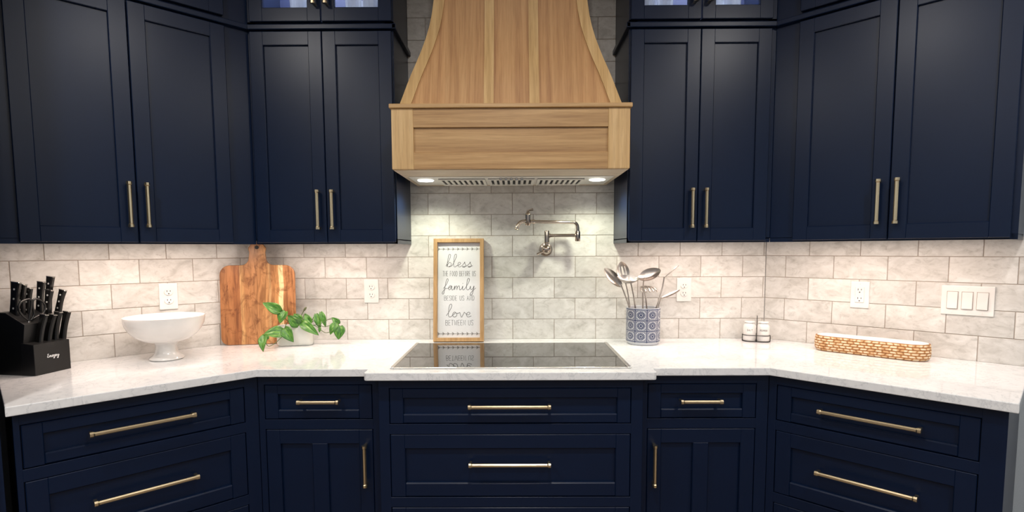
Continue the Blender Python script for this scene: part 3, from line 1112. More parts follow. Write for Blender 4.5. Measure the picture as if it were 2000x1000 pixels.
b = bmesh.new(); ycyl(b, PX, PZ, [(0, 0), (.032, 0), (.033, .004), (.030, .010), (.020, .012), (.019, .05), (.0225, .052), (.0235, .060), (.020, .072), (.012, .080), (0, .082)]); t.part('wall_flange', b, m_, smooth=True, autos=40)
b = bmesh.new(); tube(b, [(PX - .004, -.066, PZ - .004), (PX - .025, -.075, PZ - .014), (PX - .046, -.080, PZ - .022)], [.0045, .0045, .0055], 12); t.part('lever', b, m_, smooth=True, autos=40)
b = bmesh.new(); lathe(b, [(0, .010), (.0085, .010), (.0085, .03), (.0125, .034), (.0125, .086), (.011, .090), (0, .090)], 20, (PX + .002, -.062, PZ)); t.part('riser', b, m_, smooth=True, autos=40)
ZA = PZ + .066
b = bmesh.new(); tube(b, [(PX + .010, -.062, ZA), (PX + .018, -.062, ZA), (PX + .019, -.062, ZA), (PX + .134, -.085, ZA), (PX + .135, -.085, ZA), (PX + .141, -.085, ZA)], [.012, .012, .0078, .0078, .010, .010], 16); t.part('lower_arm', b, m_, smooth=True, autos=40)
JX, JY = PX + .147, -.086
b = bmesh.new(); lathe(b, [(0, -.028), (.0115, -.028), (.0125, -.026), (.0125, .016), (.0115, .018), (.0095, .018), (.0095, .022), (0, .022)], 20, (JX, JY, ZA)); t.part('joint', b, m_, smooth=True, autos=40)
ZU = ZA + .061
UX, UY = .066, -.150
b = bmesh.new()
tube(b, spline([(JX, JY, ZA + .02), (JX - .0005, JY, ZA + .036), (JX - .004, JY - .001, ZA + .050), (JX - .014, JY - .004, ZA + .059), (JX - .030, JY - .008, ZU),
                (JX - .10, JY - .03, ZU + .001), (UX + .028, UY + .008, ZU + .0015), (UX + .004, UY, ZU + .002)], 5), .0078, 16)
t.part('upper_arm', b, m_, smooth=True, autos=40)
b = bmesh.new(); tube(b, [(UX + .030, UY + .009, ZU + .0015), (UX + .0225, UY + .006, ZU + .0015), (UX + .022, UY + .006, ZU + .0015), (UX + .010, UY + .002, ZU + .0015)], [.0105, .0105, .0095, .0095], 16); t.part('collar', b, m_, smooth=True, autos=40)
b = bmesh.new(); lathe(b, [(0, -.016), (.010, -.016), (.012, -.012), (.0125, .03), (.0125, .034), (.011, .040), (.006, .046), (.006, .050), (0, .050)], 20, (UX, UY, ZU)); t.part('valve_body', b, m_, smooth=True, autos=40)
b = bmesh.new(); tube(b, [(UX - .004, UY, ZU + .050), (UX + .008, UY - .004, ZU + .0535), (UX + .024, UY - .008, ZU + .057)], [.0045, .0045, .006], 12); t.part('valve_lever', b, m_, smooth=True, autos=40)
b = bmesh.new()
tube(b, spline([(UX - .004, UY, ZU + .003), (UX - .018, UY - .004, ZU + .003), (UX - .035, UY - .009, ZU - .002), (UX - .048, UY - .013, ZU - .018), (UX - .053, UY - .014, ZU - .036)], 5), [.0085] * 20 + [.0105], 16)
t.part('spout', b, m_, smooth=True, autos=40)


# ------------------------------------------------------------------ outlets and switches
def outlet(wall, x, z, lab, decora=False):
    t = Thing('power_outlet', lab, 'outlet', wall, x, 0, z)
    b = bmesh.new(); bbox(b, x - .036, x + .036, -.0055, .002, z - .058, z + .058, .0025, 2)
    t.part('cover_plate', b, 'white_plastic')
    if decora:
        b = bmesh.new(); bbox(b, x - .0168, x + .0168, -.0085, -.005, z - .0335, z + .0335, .001); r0 = t.part('receptacle', b, 'white_plastic')
        cs = (z + .019, z - .019)
        b = bmesh.new(); bbox(b, x - .009, x - .001, -.0095, -.008, z - .003, z + .003); bbox(b, x + .001, x + .009, -.0095, -.008, z - .003, z + .003); t.part('test_buttons', b, 'white_plastic', r0)
    else:
        cs = (z + .0195, z - .0195)
    for c in cs:
        if not decora:
            b = bmesh.new()
            q = bmesh.new()
            lathe(q, [(0, 0), (.0172, 0), (.0172, .0035), (.0162, .0045), (0, .0045)], 24, sy=.82)
            merge(b, q, Matrix.Translation((x, -.0050, c)) @ Matrix.Rotation(PI / 2, 4, 'X'))
            r0 = t.part('receptacle', b, 'white_plastic')
        yf = -.0089 if decora else -.0099
        b = bmesh.new()
        for dx, hh in ((-.0062, .0078), (.0062, .0062)):
            bbox(b, x + dx - .0012, x + dx + .0012, yf, -.008, c + .0045 - hh / 2, c + .0045 + hh / 2)
        q = bmesh.new(); lathe(q, [(0, 0), (.0026, 0), (.0026, .001), (0, .001)], 12)
        merge(b, q, Matrix.Translation((x, -.0089 if not decora else -.0079, c - .0072)) @ Matrix.Rotation(PI / 2, 4, 'X'))
        t.part('slots', b, 'slot_dark', r0)
    for c in ((z,) if not decora else (z + .0475, z - .0475)):
        b = bmesh.new(); q = bmesh.new(); lathe(q, [(0, 0), (.0028, 0), (.0022, .0008), (0, .001)], 12)
        merge(b, q, Matrix.Translation((x, -.0053, c)) @ Matrix.Rotation(PI / 2, 4, 'X')); t.part('screw', b, 'white_plastic')


outlet('B', -.705, 1.1555, 'white duplex outlet on the back wall between the potted vine and the framed sign')
outlet('B', .838, 1.157, 'white duplex outlet on the back wall behind the utensil crock')
outlet('L', -.4035, 1.157, 'white duplex outlet on the angled wall above the pedestal bowl')
outlet('R', .4067, 1.1525, 'white rectangular-faced outlet on the angled wall above the carved tray', True)
sx_, sz_ = .773, 1.150
t = Thing('light_switch', 'white three-gang rocker switch plate on the angled wall beside the carved tray', 'switch', 'R', sx_, 0, sz_)
b = bmesh.new(); bbox(b, sx_ - .0815, sx_ + .0815, -.0055, .002, sz_ - .058, sz_ + .058, .0025, 2); t.part('cover_plate', b, 'white_plastic')
for k in (-1, 0, 1):
    x = sx_ + k * .046
    b = bmesh.new(); bbox(b, x - .0182, x + .0182, -.0062, -.005, sz_ - .035, sz_ + .035); t.part('bezel', b, 'grout')
    b = bmesh.new(); bbox(b, x - .0165, x + .0165, -.0095, -.006, sz_ - .0333, sz_ + .0333, .0012)
    for v in b.verts:
        if v.co.y < -.008:
            v.co.y += (v.co.z - sz_) * .07
    t.part('rocker', b, 'white_plastic')
    for s in (-1, 1):
        b = bmesh.new(); q = bmesh.new(); lathe(q, [(0, 0), (.0028, 0), (.0022, .0008), (0, .001)], 12)
        merge(b, q, Matrix.Translation((x, -.0053, sz_ + s * .0475)) @ Matrix.Rotation(PI / 2, 4, 'X')); t.part('screw', b, 'white_plastic')

# ------------------------------------------------------------------ stroke lettering
CAPS = {
    'A': ([[(0, 0), (.5, 1), (1, 0)], [(.2, .38), (.8, .38)]], 1.0), 'B': ([[(0, 0), (0, 1), (.55, 1), (.8, .88), (.8, .65), (.55, .53), (0, .53)], [(.55, .53), (.9, .42), (.9, .12), (.6, 0), (0, 0)]], .9),
    'D': ([[(0, 0), (0, 1), (.45, 1), (.85, .75), (.85, .25), (.45, 0), (0, 0)]], .9), 'E': ([[(.75, 1), (0, 1), (0, 0), (.75, 0)], [(0, .5), (.65, .5)]], .78),
    'F': ([[(.75, 1), (0, 1), (0, 0)], [(0, .5), (.6, .5)]], .75), 'H': ([[(0, 0), (0, 1)], [(.85, 0), (.85, 1)], [(0, .5), (.85, .5)]], .88),
    'I': ([[(0, 0), (0, 1)]], .05), 'L': ([[(0, 1), (0, 0), (.7, 0)]], .75), 'N': ([[(0, 0), (0, 1), (.85, 0), (.85, 1)]], .88),
    'O': ([[(.45, 0), (.1, .2), (0, .5), (.1, .8), (.45, 1), (.8, .8), (.9, .5), (.8, .2), (.45, 0)]], .9), 'P': ([[(0, 0), (0, 1), (.55, 1), (.85, .85), (.85, .6), (.55, .45), (0, .45)]], .85),
    'R': ([[(0, 0), (0, 1), (.55, 1), (.82, .85), (.82, .62), (.55, .48), (0, .48)], [(.4, .48), (.85, 0)]], .87),
    'S': ([[(.8, .85), (.6, 1), (.25, 1), (.02, .8), (.15, .58), (.65, .45), (.82, .22), (.6, 0), (.2, 0), (0, .15)]], .82),
    'T': ([[(0, 1), (.9, 1)], [(.45, 1), (.45, 0)]], .9), 'U': ([[(0, 1), (0, .25), (.2, 0), (.65, 0), (.85, .25), (.85, 1)]], .88),
    'W': ([[(0, 1), (.3, 0), (.6, .8), (.9, 0), (1.2, 1)]], 1.2), ' ': ([], .55)}
SCRIPT = {
    'b': [[(0, .2), (.5, 1.4), (.78, 2.4), (.62, 2.8), (.40, 2.5), (.30, 1.5), (.22, .4), (.28, .02), (.36, .6), (.68, 1.0), (.98, .75), (.88, .15), (.5, .02), (.6, .12), (1.15, .30)], 1.15],
    'l': [[(0, .3), (.4, 1.2), (.74, 2.3), (.62, 2.8), (.38, 2.5), (.30, 1.4), (.34, .3), (.58, 0), (.9, .28)], .9],
    'e': [[(0, .28), (.45, .45), (.72, .8), (.5, 1.03), (.24, .75), (.24, .3), (.5, 0), (.95, .25)], .95],
    's': [[(0, .25), (.38, .75), (.56, 1.1), (.56, .8), (.78, .4), (.62, .0), (.28, -.05), (.16, .12), (.5, .08), (1.05, .3)], 1.05],
    'f': [[(0, .35), (.5, 1.3), (.80, 2.3), (.66, 2.75), (.44, 2.3), (.32, 1), (.18, -.6), (.02, -1.0), (-.16, -.75), (.1, -.1), (.45, .35), (.9, .4)], .9],
    'a': [[(0, .3), (.62, .92), (.32, 1.02), (.06, .5), (.22, .03), (.52, .3), (.72, .95), (.68, .3), (.82, 0), (1.12, .3)], 1.12],
    'm': [[(0, .3), (.15, 1.0), (.16, .02), (.24, .65), (.5, 1.0), (.6, .6), (.6, .02), (.68, .65), (.95, 1.0), (1.06, .6), (1.06, .15), (1.2, 0), (1.5, .3)], 1.5],
    'i': [[(0, .3), (.2, .95), (.2, .2), (.36, 0), (.62, .3)], .62],
    'y': [[(0, .3), (.15, .95), (.2, .3), (.4, .05), (.68, .4), (.84, .98), (.76, 0), (.58, -1.1), (.28, -1.3), (.2, -1.0), (.55, -.3), (1.2, .45)], 1.2],
    'o': [[(0, .3), (.5, .95), (.25, 1.02), (.05, .5), (.3, 0), (.66, .2), (.72, .7), (.5, .98), (.7, .80), (1.0, .86)], 1.0],
    'v': [[(0, .86), (.16, .95), (.40, .1), (.52, 0), (.72, .6), (.86, 1.02), (1.02, .82)], 1.02],
    'E': [[(.9, 1.7), (.5, 2.0), (.2, 1.6), (.55, 1.1), (.15, .7), (.2, .1), (.6, 0), (1.1, .3)], 1.1],
    'j': [[(0, .86), (.3, .95), (.28, 0), (.15, -.9), (-.15, -1.0), (-.1, -.6), (.6, .3)], .6]}


def caps_lines(text, h, wfac, gap):
    out, x = [], 0.0
    for ch in text:
        st, adv = CAPS[ch]
        for s in st:
            out.append([(x + px * h * wfac, py * h) for px, py in s])
        x += (adv * wfac) * h + gap * h
    return out, x - gap * h


def script_lines(word, xh, wf=1.0, slant=.12):
    pts, x = [], 0.0
    for k, ch in enumerate(word):
        s, adv = SCRIPT[ch]
        for j, (px, py) in enumerate(s):
            if k > 0 and j == 0:
                continue
            pts.append(((x + px * wf + slant * py * .5) * xh, py * xh))
        x += adv * wf
    return [[(p.x, p.y) for p in spline([(a, c, 0) for a, c in pts], 5)]], x * xh


def strokes(b, lines, to3, r, seg=5):
    for ln in lines:
        tube(b, [to3(x, z) for x, z in ln], r, seg)


# ------------------------------------------------------------------ framed sign leaning on the tiles
SGX, SGY, SW, SH, SD = -.2672, -.0985, .2435, .498, .030
LEAN = math.asin((-SGY - SD - .003) / SH)
t = Thing('framed_sign', 'tall wood-framed white sign with grey lettering leaning on the tile behind the cooktop', 'sign', 'B', SGX, -SGY, ZC + .0045)
t.o.rotation_euler = (-LEAN, 0, 0)
t.o.location.z = ZC + .0004 + SD * math.sin(LEAN)
FW = .0185
b = bmesh.new()
bbox(b, -SW / 2, -SW / 2 + FW, 0, SD, 0, SH, .001); bbox(b, SW / 2 - FW, SW / 2, 0, SD, 0, SH, .001)
bbox(b, -SW / 2 + FW - .001, SW / 2 - FW + .001, 0, SD, 0, FW, .001); bbox(b, -SW / 2 + FW - .001, SW / 2 - FW + .001, 0, SD, SH - FW, SH, .001)
t.part('frame', b, 'frame_wood', local=True)
b = bmesh.new(); bbox(b, -SW / 2 + FW - .004, SW / 2 - FW + .004, SD - .010, SD - .004, FW - .004, SH - FW + .004)
panel = t.part('panel', b, 'sign_white', local=True)
YP = SD - .0102
# rows are read off the photo as fractions of the sign's height (0 at the top, 201 px tall)


def zrow(px):
    return SH * (1 - (px - 468.0) / 200.5)


def xcol(px):
    return (px - 895.5) / 100.5 * SW


def sign_line(lines, w, px_l, px_r, z0, r, mat_, nm):
    b = bmesh.new()
    k = (xcol(px_r) - xcol(px_l)) / w
    strokes(b, [[(xcol(px_l) + x * k, z0 + z) for x, z in ln] for ln in lines], lambda x, z: (x, YP, z), r)
    o = t.part(nm, b, mat_, panel, local=True)
    return o


for word, l, r_, zb, xh in (('bless', 869, 923, 523, .0225), ('family', 864, 929, 568, .0200), ('love', 870, 920, 621, .0225)):
    ln, w = script_lines(word, xh, 1.15 if word != 'family' else 1.0)
    if word == 'family':
        ln = ln + [[(w * .50 + .012, xh * 1.5), (w * .50 + .014, xh * 1.6)]]
    sign_line(ln, w, l, r_, zrow(zb), .00105, 'sign_ink', 'lettering')
for text, l, r_, ztop, zbot in (('THE FOOD BEFORE US', 863, 929, 531, 541), ('BESIDE US AND', 866, 926, 579.5, 588.5), ('BETWEEN US', 869, 924, 627, 637)):
    h = zrow(ztop) - zrow(zbot)
    ln, w = caps_lines(text, h, .55, .22)
    sign_line(ln, w, l, r_, zrow(zbot), .0007, 'sign_ink', 'lettering')
for zc_ in (487.5, 653.5):
    z = zrow(zc_)
    lines = [[(xcol(854), z), (xcol(938), z)]]
    n = 9
    for k in range(n):
        x = xcol(857) + (xcol(934) - xcol(857)) * k / (n - 1)
        for s in (-1, 1):
            lines.append([(x, z), (x - .004, z + s * .0035), (x - .009, z + s * .0075), (x - .0085, z + s * .003), (x, z)])
    b = bmesh.new(); strokes(b, lines, lambda x, zq: (x, YP, zq), .0010)
    t.part('garland', b, 'garland_ink', panel, local=True)


# ------------------------------------------------------------------ cutting board in the corner
t = Thing('cutting_board', 'paddle-shaped acacia cutting board with handle leaning in the corner', 'cutting board', 'B', -1.210, .1285, ZC + .0005, rot=math.radians(12))
BWd, BHt, BT = .332, .375, .018


def arc(cx, cz, r, a0, a1, n=6):
    return [(cx + r * math.cos(math.radians(a0 + (a1 - a0) * k / n)), cz + r * math.sin(math.radians(a0 + (a1 - a0) * k / n))) for k in range(n + 1)]


h = BWd / 2
out = arc(h - .035, .035, .035, -90, 0) + arc(h - .045, BHt - .045, .045, 0, 90)
out += [(.072, BHt)] + arc(.072, BHt + .034, .034, -90, -165, 6)[1:] + [(.034, BHt + .060), (.0385, BHt + .074), (.038, BHt + .084)] + arc(0, BHt + .068, .040, 25, 155, 10) + [(-.038, BHt + .084), (-.0385, BHt + .074), (-.034, BHt + .060)]
out += arc(-.072, BHt + .034, .034, -15, -90, 6) + arc(-h + .045, BHt - .045, .045, 90, 180) + arc(-h + .035, .035, .035, 180, 270)
clean = []
for q in out:
    if not clean or (q[0] - clean[-1][0]) ** 2 + (q[1] - clean[-1][1]) ** 2 > 1e-8:
        clean.append(q)
b = bmesh.new()
prism(b, clean, -BT / 2, BT / 2, .003, 2)
bmesh.ops.rotate(b, cent=(0, 0, 0), matrix=Matrix.Rotation(PI / 2, 3, 'X'), verts=b.verts)
bmesh.ops.rotate(b, cent=(0, 0, 0), matrix=Matrix.Rotation(math.radians(-3.6), 3, 'X'), verts=b.verts)
zmin = min(v.co.z for v in b.verts)
bmesh.ops.translate(b, vec=(0, 0, -zmin), verts=b.verts)
t.part('board', b, 'acacia', local=True)
# hanging hole, dark inlay
b = bmesh.new(); q = bmesh.new(); lathe(q, [(0, 0), (.009, 0), (.009, .0012), (0, .0012)], 20)
merge(b, q, Matrix.Rotation(math.radians(-3.6), 4, 'X') @ Matrix.Translation((0, -BT / 2 + .0004, BHt + .084)) @ Matrix.Rotation(PI / 2, 4, 'X'))
t.part('hanging_hole', b, 'slot_dark', local=True)

# ------------------------------------------------------------------ pedestal bowl
c = wpt('L', -.466, .205, ZC)
b = bmesh.new()
prof = [(0, .0), (.058, .0), (.0635, .004), (.0620, .009), (.050, .017), (.0415, .030), (.0385, .045), (.0375, .060), (.0400, .068), (.052, .074)]
for k in range(1, 15):
    a = k / 14
    r_ = .052 + (.1455 - .052) * math.sin(a * PI / 2) ** 1.05
    z_ = .074 + (.176 - .074) * (1 - math.cos(a * PI / 2)) ** .92
    prof.append((r_ + (.0006 * math.sin(k * 2.4) if 3 < k < 12 else 0), z_))
prof += [(.1448, .1785), (.1418, .1785), (.137, .165), (.123, .135), (.095, .105), (.055, .088), (0, .083)]
lathe(b, prof, 64)
o = link('pedestal_bowl', mesh(b, 'pedestal_bowl', 'ceramic_white', True, 60), None, c)
tag(o, 'white ceramic footed pedestal bowl standing empty on the worktop', 'bowl')

# ------------------------------------------------------------------ utensil crock
CRX, CRY, CRR, CRH = .607, -.139, .0785, .172
t = Thing('utensil_crock', 'blue and white patterned ceramic crock holding metal utensils beside the cooktop', 'crock', 'B', CRX, -CRY, ZC + .0003)
b = bmesh.new()
prof = [(0, 0), (CRR - .010, 0), (CRR - .006, .004), (CRR - .005, .010), (CRR, .014)] + [(CRR, .014 + (CRH - .019) * k / 8) for k in range(1, 9)] + \
       [(CRR - .001, CRH - .001), (CRR - .003, CRH), (CRR - .006, CRH - .002), (CRR - .0065, .02), (0, .014)]
rings = lathe(b, prof, 72)
uvl = b.loops.layers.uv.new('UVMap')
for f in b.faces:
    ks = [math.atan2(l.vert.co.y, l.vert.co.x) for l in f.loops]
    if max(ks) - min(ks) > PI:
        ks = [a + 2 * PI if a < 0 else a for a in ks]
    for l, a in zip(f.loops, ks):
        out_ = (l.vert.co.x ** 2 + l.vert.co.y ** 2) ** .5 > CRR - .0022
        l[uvl].uv = ((a + PI / 2) / (2 * PI) * 9, (l.vert.co.z - .018) / (CRH - .024) * 3.0 if out_ else -1.0)
t.part('pot', b, 'blue_white_pattern', smooth=True, autos=40, local=True)


def crock_pt(u, v, dy=0.0):
    return pix_y(u, v, CRY + dy)


def utensil(name, label, stem_px, dy, head, cat='utensil', stem_r=.0034, flat=1.0, at_foot=None):
    """stem_px: photo pixels from the rim upwards; continued down inside the crock"""
    pts = [crock_pt(u, v, d) for (u, v), d in zip(stem_px, dy)]
    d = (pts[0] - pts[min(1, len(pts) - 1)]).normalized()
    foot = pts[0].copy()
    s = (ZC + .022 - foot.z) / d.z
    foot = foot + d * s
    rr = ((foot.x - CRX) ** 2 + (foot.y - CRY) ** 2) ** .5
    if rr > .055:
        foot.x = CRX + (foot.x - CRX) * .055 / rr
        foot.y = CRY + (foot.y - CRY) * .055 / rr
    if at_foot:
        foot = Vector((CRX + at_foot[0], CRY + at_foot[1], ZC + .022))
    base = foot.copy()
    o = link(name, None, None, base)
    o.empty_display_size = .03
    tag(o, label, cat)
    b = bmesh.new()
    tube(b, [p - base for p in spline([foot] + pts, 6)], stem_r, 10, sx=flat, sy=1.0)
    link('shaft', mesh(b, 'shaft', 'steel_utensil', True, 40), o)
    hb = bmesh.new()
    head(hb, pts[-1] - base, base)
    link('head', mesh(hb, 'head', 'steel_utensil', True, 50), o)
    return o


def oval_head(c0, c1, width, depth, nrm, slots=0, thick=.0014, dy0=0.0, dy1=0.0):
    """spoon bowl from pixel c0 (neck) to c1 (tip); width, depth in metres; nrm = hollow side"""
    def fn(b, neck, base):
        A = crock_pt(*c0, dy0) - base
        B_ = crock_pt(*c1, dy1) - base
        ax = (B_ - A)
        L = ax.length
        ax.normalize()
        mid = (A + B_) / 2 + base
        n = Vector(nrm) if nrm else ax.cross((mid - CAM).normalized()) + (mid - CAM).normalized() * .10
        n = (n - ax * n.dot(ax)).normalized()
        sd = ax.cross(n)
        NU, NV = 20, 14
        grid = {}
        for side, off in ((0, 0), (1, -thick)):
            for i in range(NU + 1):
                for j in range(NV + 1):
                    u = i / NU
                    v = j / NV * 2 - 1
                    w = width / 2 * (math.sin(PI * min(1, max(0, (u * .965 + .02)))) ** .62)
                    dd = depth * (1 - v * v) * math.sin(PI * u) ** .8
                    grid[side, i, j] = b.verts.new(A + ax * (L * u) + sd * (w * v) - n * (dd - off))
        for i in range(NU):
            for j in range(NV):
                if slots and .28 < (i + .5) / NU < .74 and j in {1: (6, 7), 3: (3, 6, 7, 10), 4: (2, 5, 8, 11)}[slots]:
                    continue
                b.faces.new((grid[0, i, j], grid[0, i + 1, j], grid[0, i + 1, j + 1], grid[0, i, j + 1]))
                b.faces.new((grid[1, i, j], grid[1, i, j + 1], grid[1, i + 1, j + 1], grid[1, i + 1, j]))
        for i in range(NU):
            for j in (0, NV):
                b.faces.new((grid[0, i, j], grid[1, i, j], grid[1, i + 1, j], grid[0, i + 1, j]))
    return fn


def fork_head(b, neck, base):
    A = neck
    for k in range(5):
        a = (k - 2) / 2
        side = Vector((a * .034 + .008, 0, 0))
        pts = [A, A + Vector((a * .012, -.004, .012)), A + side * .8 + Vector((0, -.022, .014 - .004 * abs(a))), A + side + Vector((.004, -.040, .004 - .005 * abs(a))), A + side + Vector((.006, -.050, -.008))]
        tube(b, spline(pts, 4), [.0045] * 5 + [.0038] * 12, 8)


utensil('serving_spoon', 'solid steel serving spoon tilted furthest towards the cooktop in the crock', [(1229, 600), (1221, 577), (1213, 556)], [.0, -.005, -.01],
        oval_head((1214, 560), (1181, 524), .048, .012, (-.2, -1, .25), 0, dy0=-.01, dy1=-.02))
utensil('slotted_spoon', 'slotted steel spoon standing upright behind the ladle in the crock', [(1230, 600), (1226, 570), (1220, 545)], [.03, .033, .035],
        oval_head((1221, 549), (1213, 511), .058, .008, (0, -1, .1), 3, dy0=.035, dy1=.04))
utensil('soup_ladle', 'steel ladle with its bowl turned sideways at the middle of the crock', [(1240.5, 600), (1237, 575), (1233, 556), (1231.5, 548)], [-.02, -.03, -.037, -.040],
        oval_head((1205, 541), (1250, 544), .060, .026, (0, -.45, 1), 0, dy0=-.05, dy1=-.05))
utensil('skimmer_spoon', 'large oval steel skimmer spoon facing up at the top of the crock', [(1255.5, 600), (1255.8, 570), (1257, 552), (1259, 542)], [.02, .02, .017, .014],
        oval_head((1247, 544), (1290, 527), .068, .020, (.1, -.75, .75), 0, dy0=.01, dy1=.0))
utensil('pasta_fork', 'toothed steel pasta fork bent forward below the skimmer in the crock', [(1263, 600), (1261.5, 583), (1258, 565)], [-.01, -.02, -.03], fork_head)
utensil('flat_turner', 'thin steel turner seen edge-on rising towards the outlet from the crock', [(1282, 600), (1289.5, 576), (1294.5, 558), (1297.5, 540)], [.008, .012, .016, .016],
        oval_head((1297, 542), (1326, 518), .045, .001, None, 0, thick=.0016, dy0=.016, dy1=.016), at_foot=(.005, .040))
utensil('spoon_spatula', 'small narrow steel spoon leaning out lowest beside the turner in the crock', [(1285.5, 600), (1288.5, 591), (1292, 582)], [-.018, -.024, -.032],
        oval_head((1291, 583), (1328, 566), .030, .006, (-.35, -.32, .88), 0, dy0=-.032, dy1=-.04), stem_r=.0028, at_foot=(.012, -.046))

# ------------------------------------------------------------------ salt and pepper in a wire caddy
SPX, SPY, SPR = 1.160, -.094, math.radians(-20)
t = Thing('shaker_caddy', 'black wire caddy with upright rod holding the salt and pepper jars', 'caddy', 'B', SPX, -SPY, ZC + .0003, rot=SPR)
JR = .0285
b = bmesh.new()
cap = [(.0305 + .031 * math.cos(a), .031 * math.sin(a)) for a in [(-90 + 180 * k / 10) * PI / 180 for k in range(11)]]
loop = cap + [(-x, y) for x, y in cap[::-1]]
for z in (.002, .031):
    tube(b, [(x, y, z) for x, y in loop + loop[:1]], .0016, 8)
for x, y in (loop[5], loop[16], (.0, -.031), (.0, .031)):
    tube(b, [(x, y, .002), (x, y, .031)], .0016, 8)
tube(b, [(0, -.031, .002), (0, .031, .002)], .0016, 8)
t.part('wire_frame', b, 'wire_black', smooth=True, local=True)
b = bmesh.new(); tube(b, [(0, -.031, .002), (0, -.0312, .126), (0, -.0312, .128)], [.0017, .0017, .0012], 10); t.part('rod', b, 'wire_black', smooth=True, local=True)
R20 = Matrix.Rotation(SPR, 3, 'Z')
for s, word, lab in ((-1, 'SALT', 'small white ceramic jar lettered SALT in the wire caddy'), (1, 'PEPPER', 'small white ceramic jar lettered PEPPER in the wire caddy')):
    c = Vector((SPX, SPY, ZC + .0038)) + R20 @ Vector((s * .0302, 0, 0))
    j = link('shaker_jar', None, None, c)
    j.rotation_euler = (0, 0, SPR)
    tag(j, lab, 'shaker')
    b = bmesh.new(); lathe(b, [(0, 0), (JR - .003, 0), (JR, .003), (JR, .066), (JR - .001, .073), (JR - .005, .079), (JR - .007, .082), (JR - .007, .0845), (0, .0845)], 36)
    link('body', mesh(b, 'body', 'ceramic_white', True, 50), j)
    b = bmesh.new(); lathe(b, [(0, .0845), (JR - .0062, .0845), (JR - .0062, .0862), (0, .0862)], 32); link('seal_ring', mesh(b, 'seal_ring', 'wire_black'), j)
    b = bmesh.new(); lathe(b, [(0, .0862), (JR - .005, .0862), (JR - .005, .091), (JR - .007, .0935), (0, .094)], 32); link('lid', mesh(b, 'lid', 'ceramic_white', True, 50), j)
    h = .0085
    ln, w = caps_lines(word, h, .62 if word == 'SALT' else .5, .24)
    b = bmesh.new()

    def onjar(x, z):
        a = (x - w / 2) / JR
        return ((JR + .0001) * math.sin(a), -(JR + .0001) * math.cos(a), .0480 + z)
    strokes(b, ln, onjar, .0007)
    link('lettering', mesh(b, 'lettering', 'sign_ink'), j)

# ------------------------------------------------------------------ carved oval tray
t = Thing('carved_tray', 'long oval tray with carved brown wood outside and white inside', 'tray', 'R', .478, .124, ZC + .0003)
HL, HW, TH = .204, .059, .066


def stadium(n, hl, hw):
    """points spread evenly around a stadium with ends of radius hw"""
    st = hl - hw
    per = 4 * st + 2 * PI * hw
    out = []
    for k in range(n):
        s = per * k / n
        if s < 2 * st:
            out.append((-st + s, -hw, 0, -1))
        elif s < 2 * st + PI * hw:
            a = (s - 2 * st) / hw - PI / 2
            out.append((st + hw * math.cos(a), hw * math.sin(a), math.cos(a), math.sin(a)))
        elif s < 4 * st + PI * hw:
            out.append((st - (s - 2 * st - PI * hw), hw, 0, 1))
        else:
            a = (s - 4 * st - PI * hw) / hw + PI / 2
            out.append((-st + hw * math.cos(a), hw * math.sin(a), math.cos(a), math.sin(a)))
    return out


NS, NZ, NR, NC = 560, 42, 6, 38
base_ = stadium(NS, HL, HW)
verts, faces, carve = [], [], []
for iz in range(NZ + 1):
    z = TH * iz / NZ
    bel = .0035 * math.sin(PI * min(1, z / TH)) - (.007 * (1 - z / .010) if z < .010 else 0)
    for k, (x, y, nx, ny) in enumerate(base_):
        row = z / TH * NR
        rr_ = int(min(NR - 1, row))
        jit = .22 * math.sin(rr_ * 12.9898 + int(k / NS * NC) * 78.233)
        cxl = (k / NS * NC + (.5 if rr_ % 2 else 0) + .12 * math.sin(row * 2.1 + k * .05)) % 1
        cz = row - rr_
        g = min(1, min(cxl, 1 - cxl) / .22) ** .5 * min(1, min(cz, 1 - cz) / .30)
        g = max(0, min(1, g * (1 + jit)))
        dsp = bel + .0018 * (g - .5)
        verts.append((x + nx * dsp, y + ny * dsp, z))
        carve.append(g * .75)
for iz in range(NZ):
    for k in range(NS):
        k2 = (k + 1) % NS
        faces.append((iz * NS + k, iz * NS + k2, (iz + 1) * NS + k2, (iz + 1) * NS + k))
top0 = NZ * NS
for k, (x, y, nx, ny) in enumerate(base_):
    verts.append((x - nx * .0045, y - ny * .0045, TH)); carve.append(.28)
for k in range(NS):
    k2 = (k + 1) % NS
    faces.append((top0 + k, top0 + k2, top0 + NS + k2, top0 + NS + k))
faces.append(tuple(range(NS))[::-1])
me = bpy.data.meshes.new('outer_wall'); me.from_pydata(verts, [], faces)
at = me.attributes.new('carve', 'FLOAT', 'POINT')
for i, v in enumerate(carve):
    at.data[i].value = v
me.materials.append(MATS['carved_basket_wood'])
link('outer_wall', me, t.o)
b = bmesh.new()
in_ = stadium(160, HL, HW)
rg = []
for dn, z in ((.0048, TH + .0005), (.0062, TH + .0003), (.009, .030), (.014, .014), (.022, .010)):
    rg.append([b.verts.new((x - nx * dn, y - ny * dn, z)) for x, y, nx, ny in in_])
for a_, c_ in zip(rg, rg[1:]):
    for k in range(160):
        b.faces.new((a_[k], a_[(k + 1) % 160], c_[(k + 1) % 160], c_[k]))
b.faces.new(rg[-1])
t.part('inner_bowl', b, 'tray_white', smooth=True, autos=50, local=True)

# ------------------------------------------------------------------ planter with trailing vine
PLX, PLY, PLR = -1.030, -.147, math.radians(12)
t = Thing('planter', 'low white marbled planter in front of the cutting board', 'planter', 'B', PLX, -PLY, ZC + .0003, rot=PLR)


def rrect(hx, hy, r, n=6):
    out = []
    for cx_, cy_, a0 in ((hx - r, -hy + r, -90), (hx - r, hy - r, 0), (-hx + r, hy - r, 90), (-hx + r, -hy + r, 180)):
        out += arc(cx_, cy_, r, a0, a0 + 90, n)
    return out


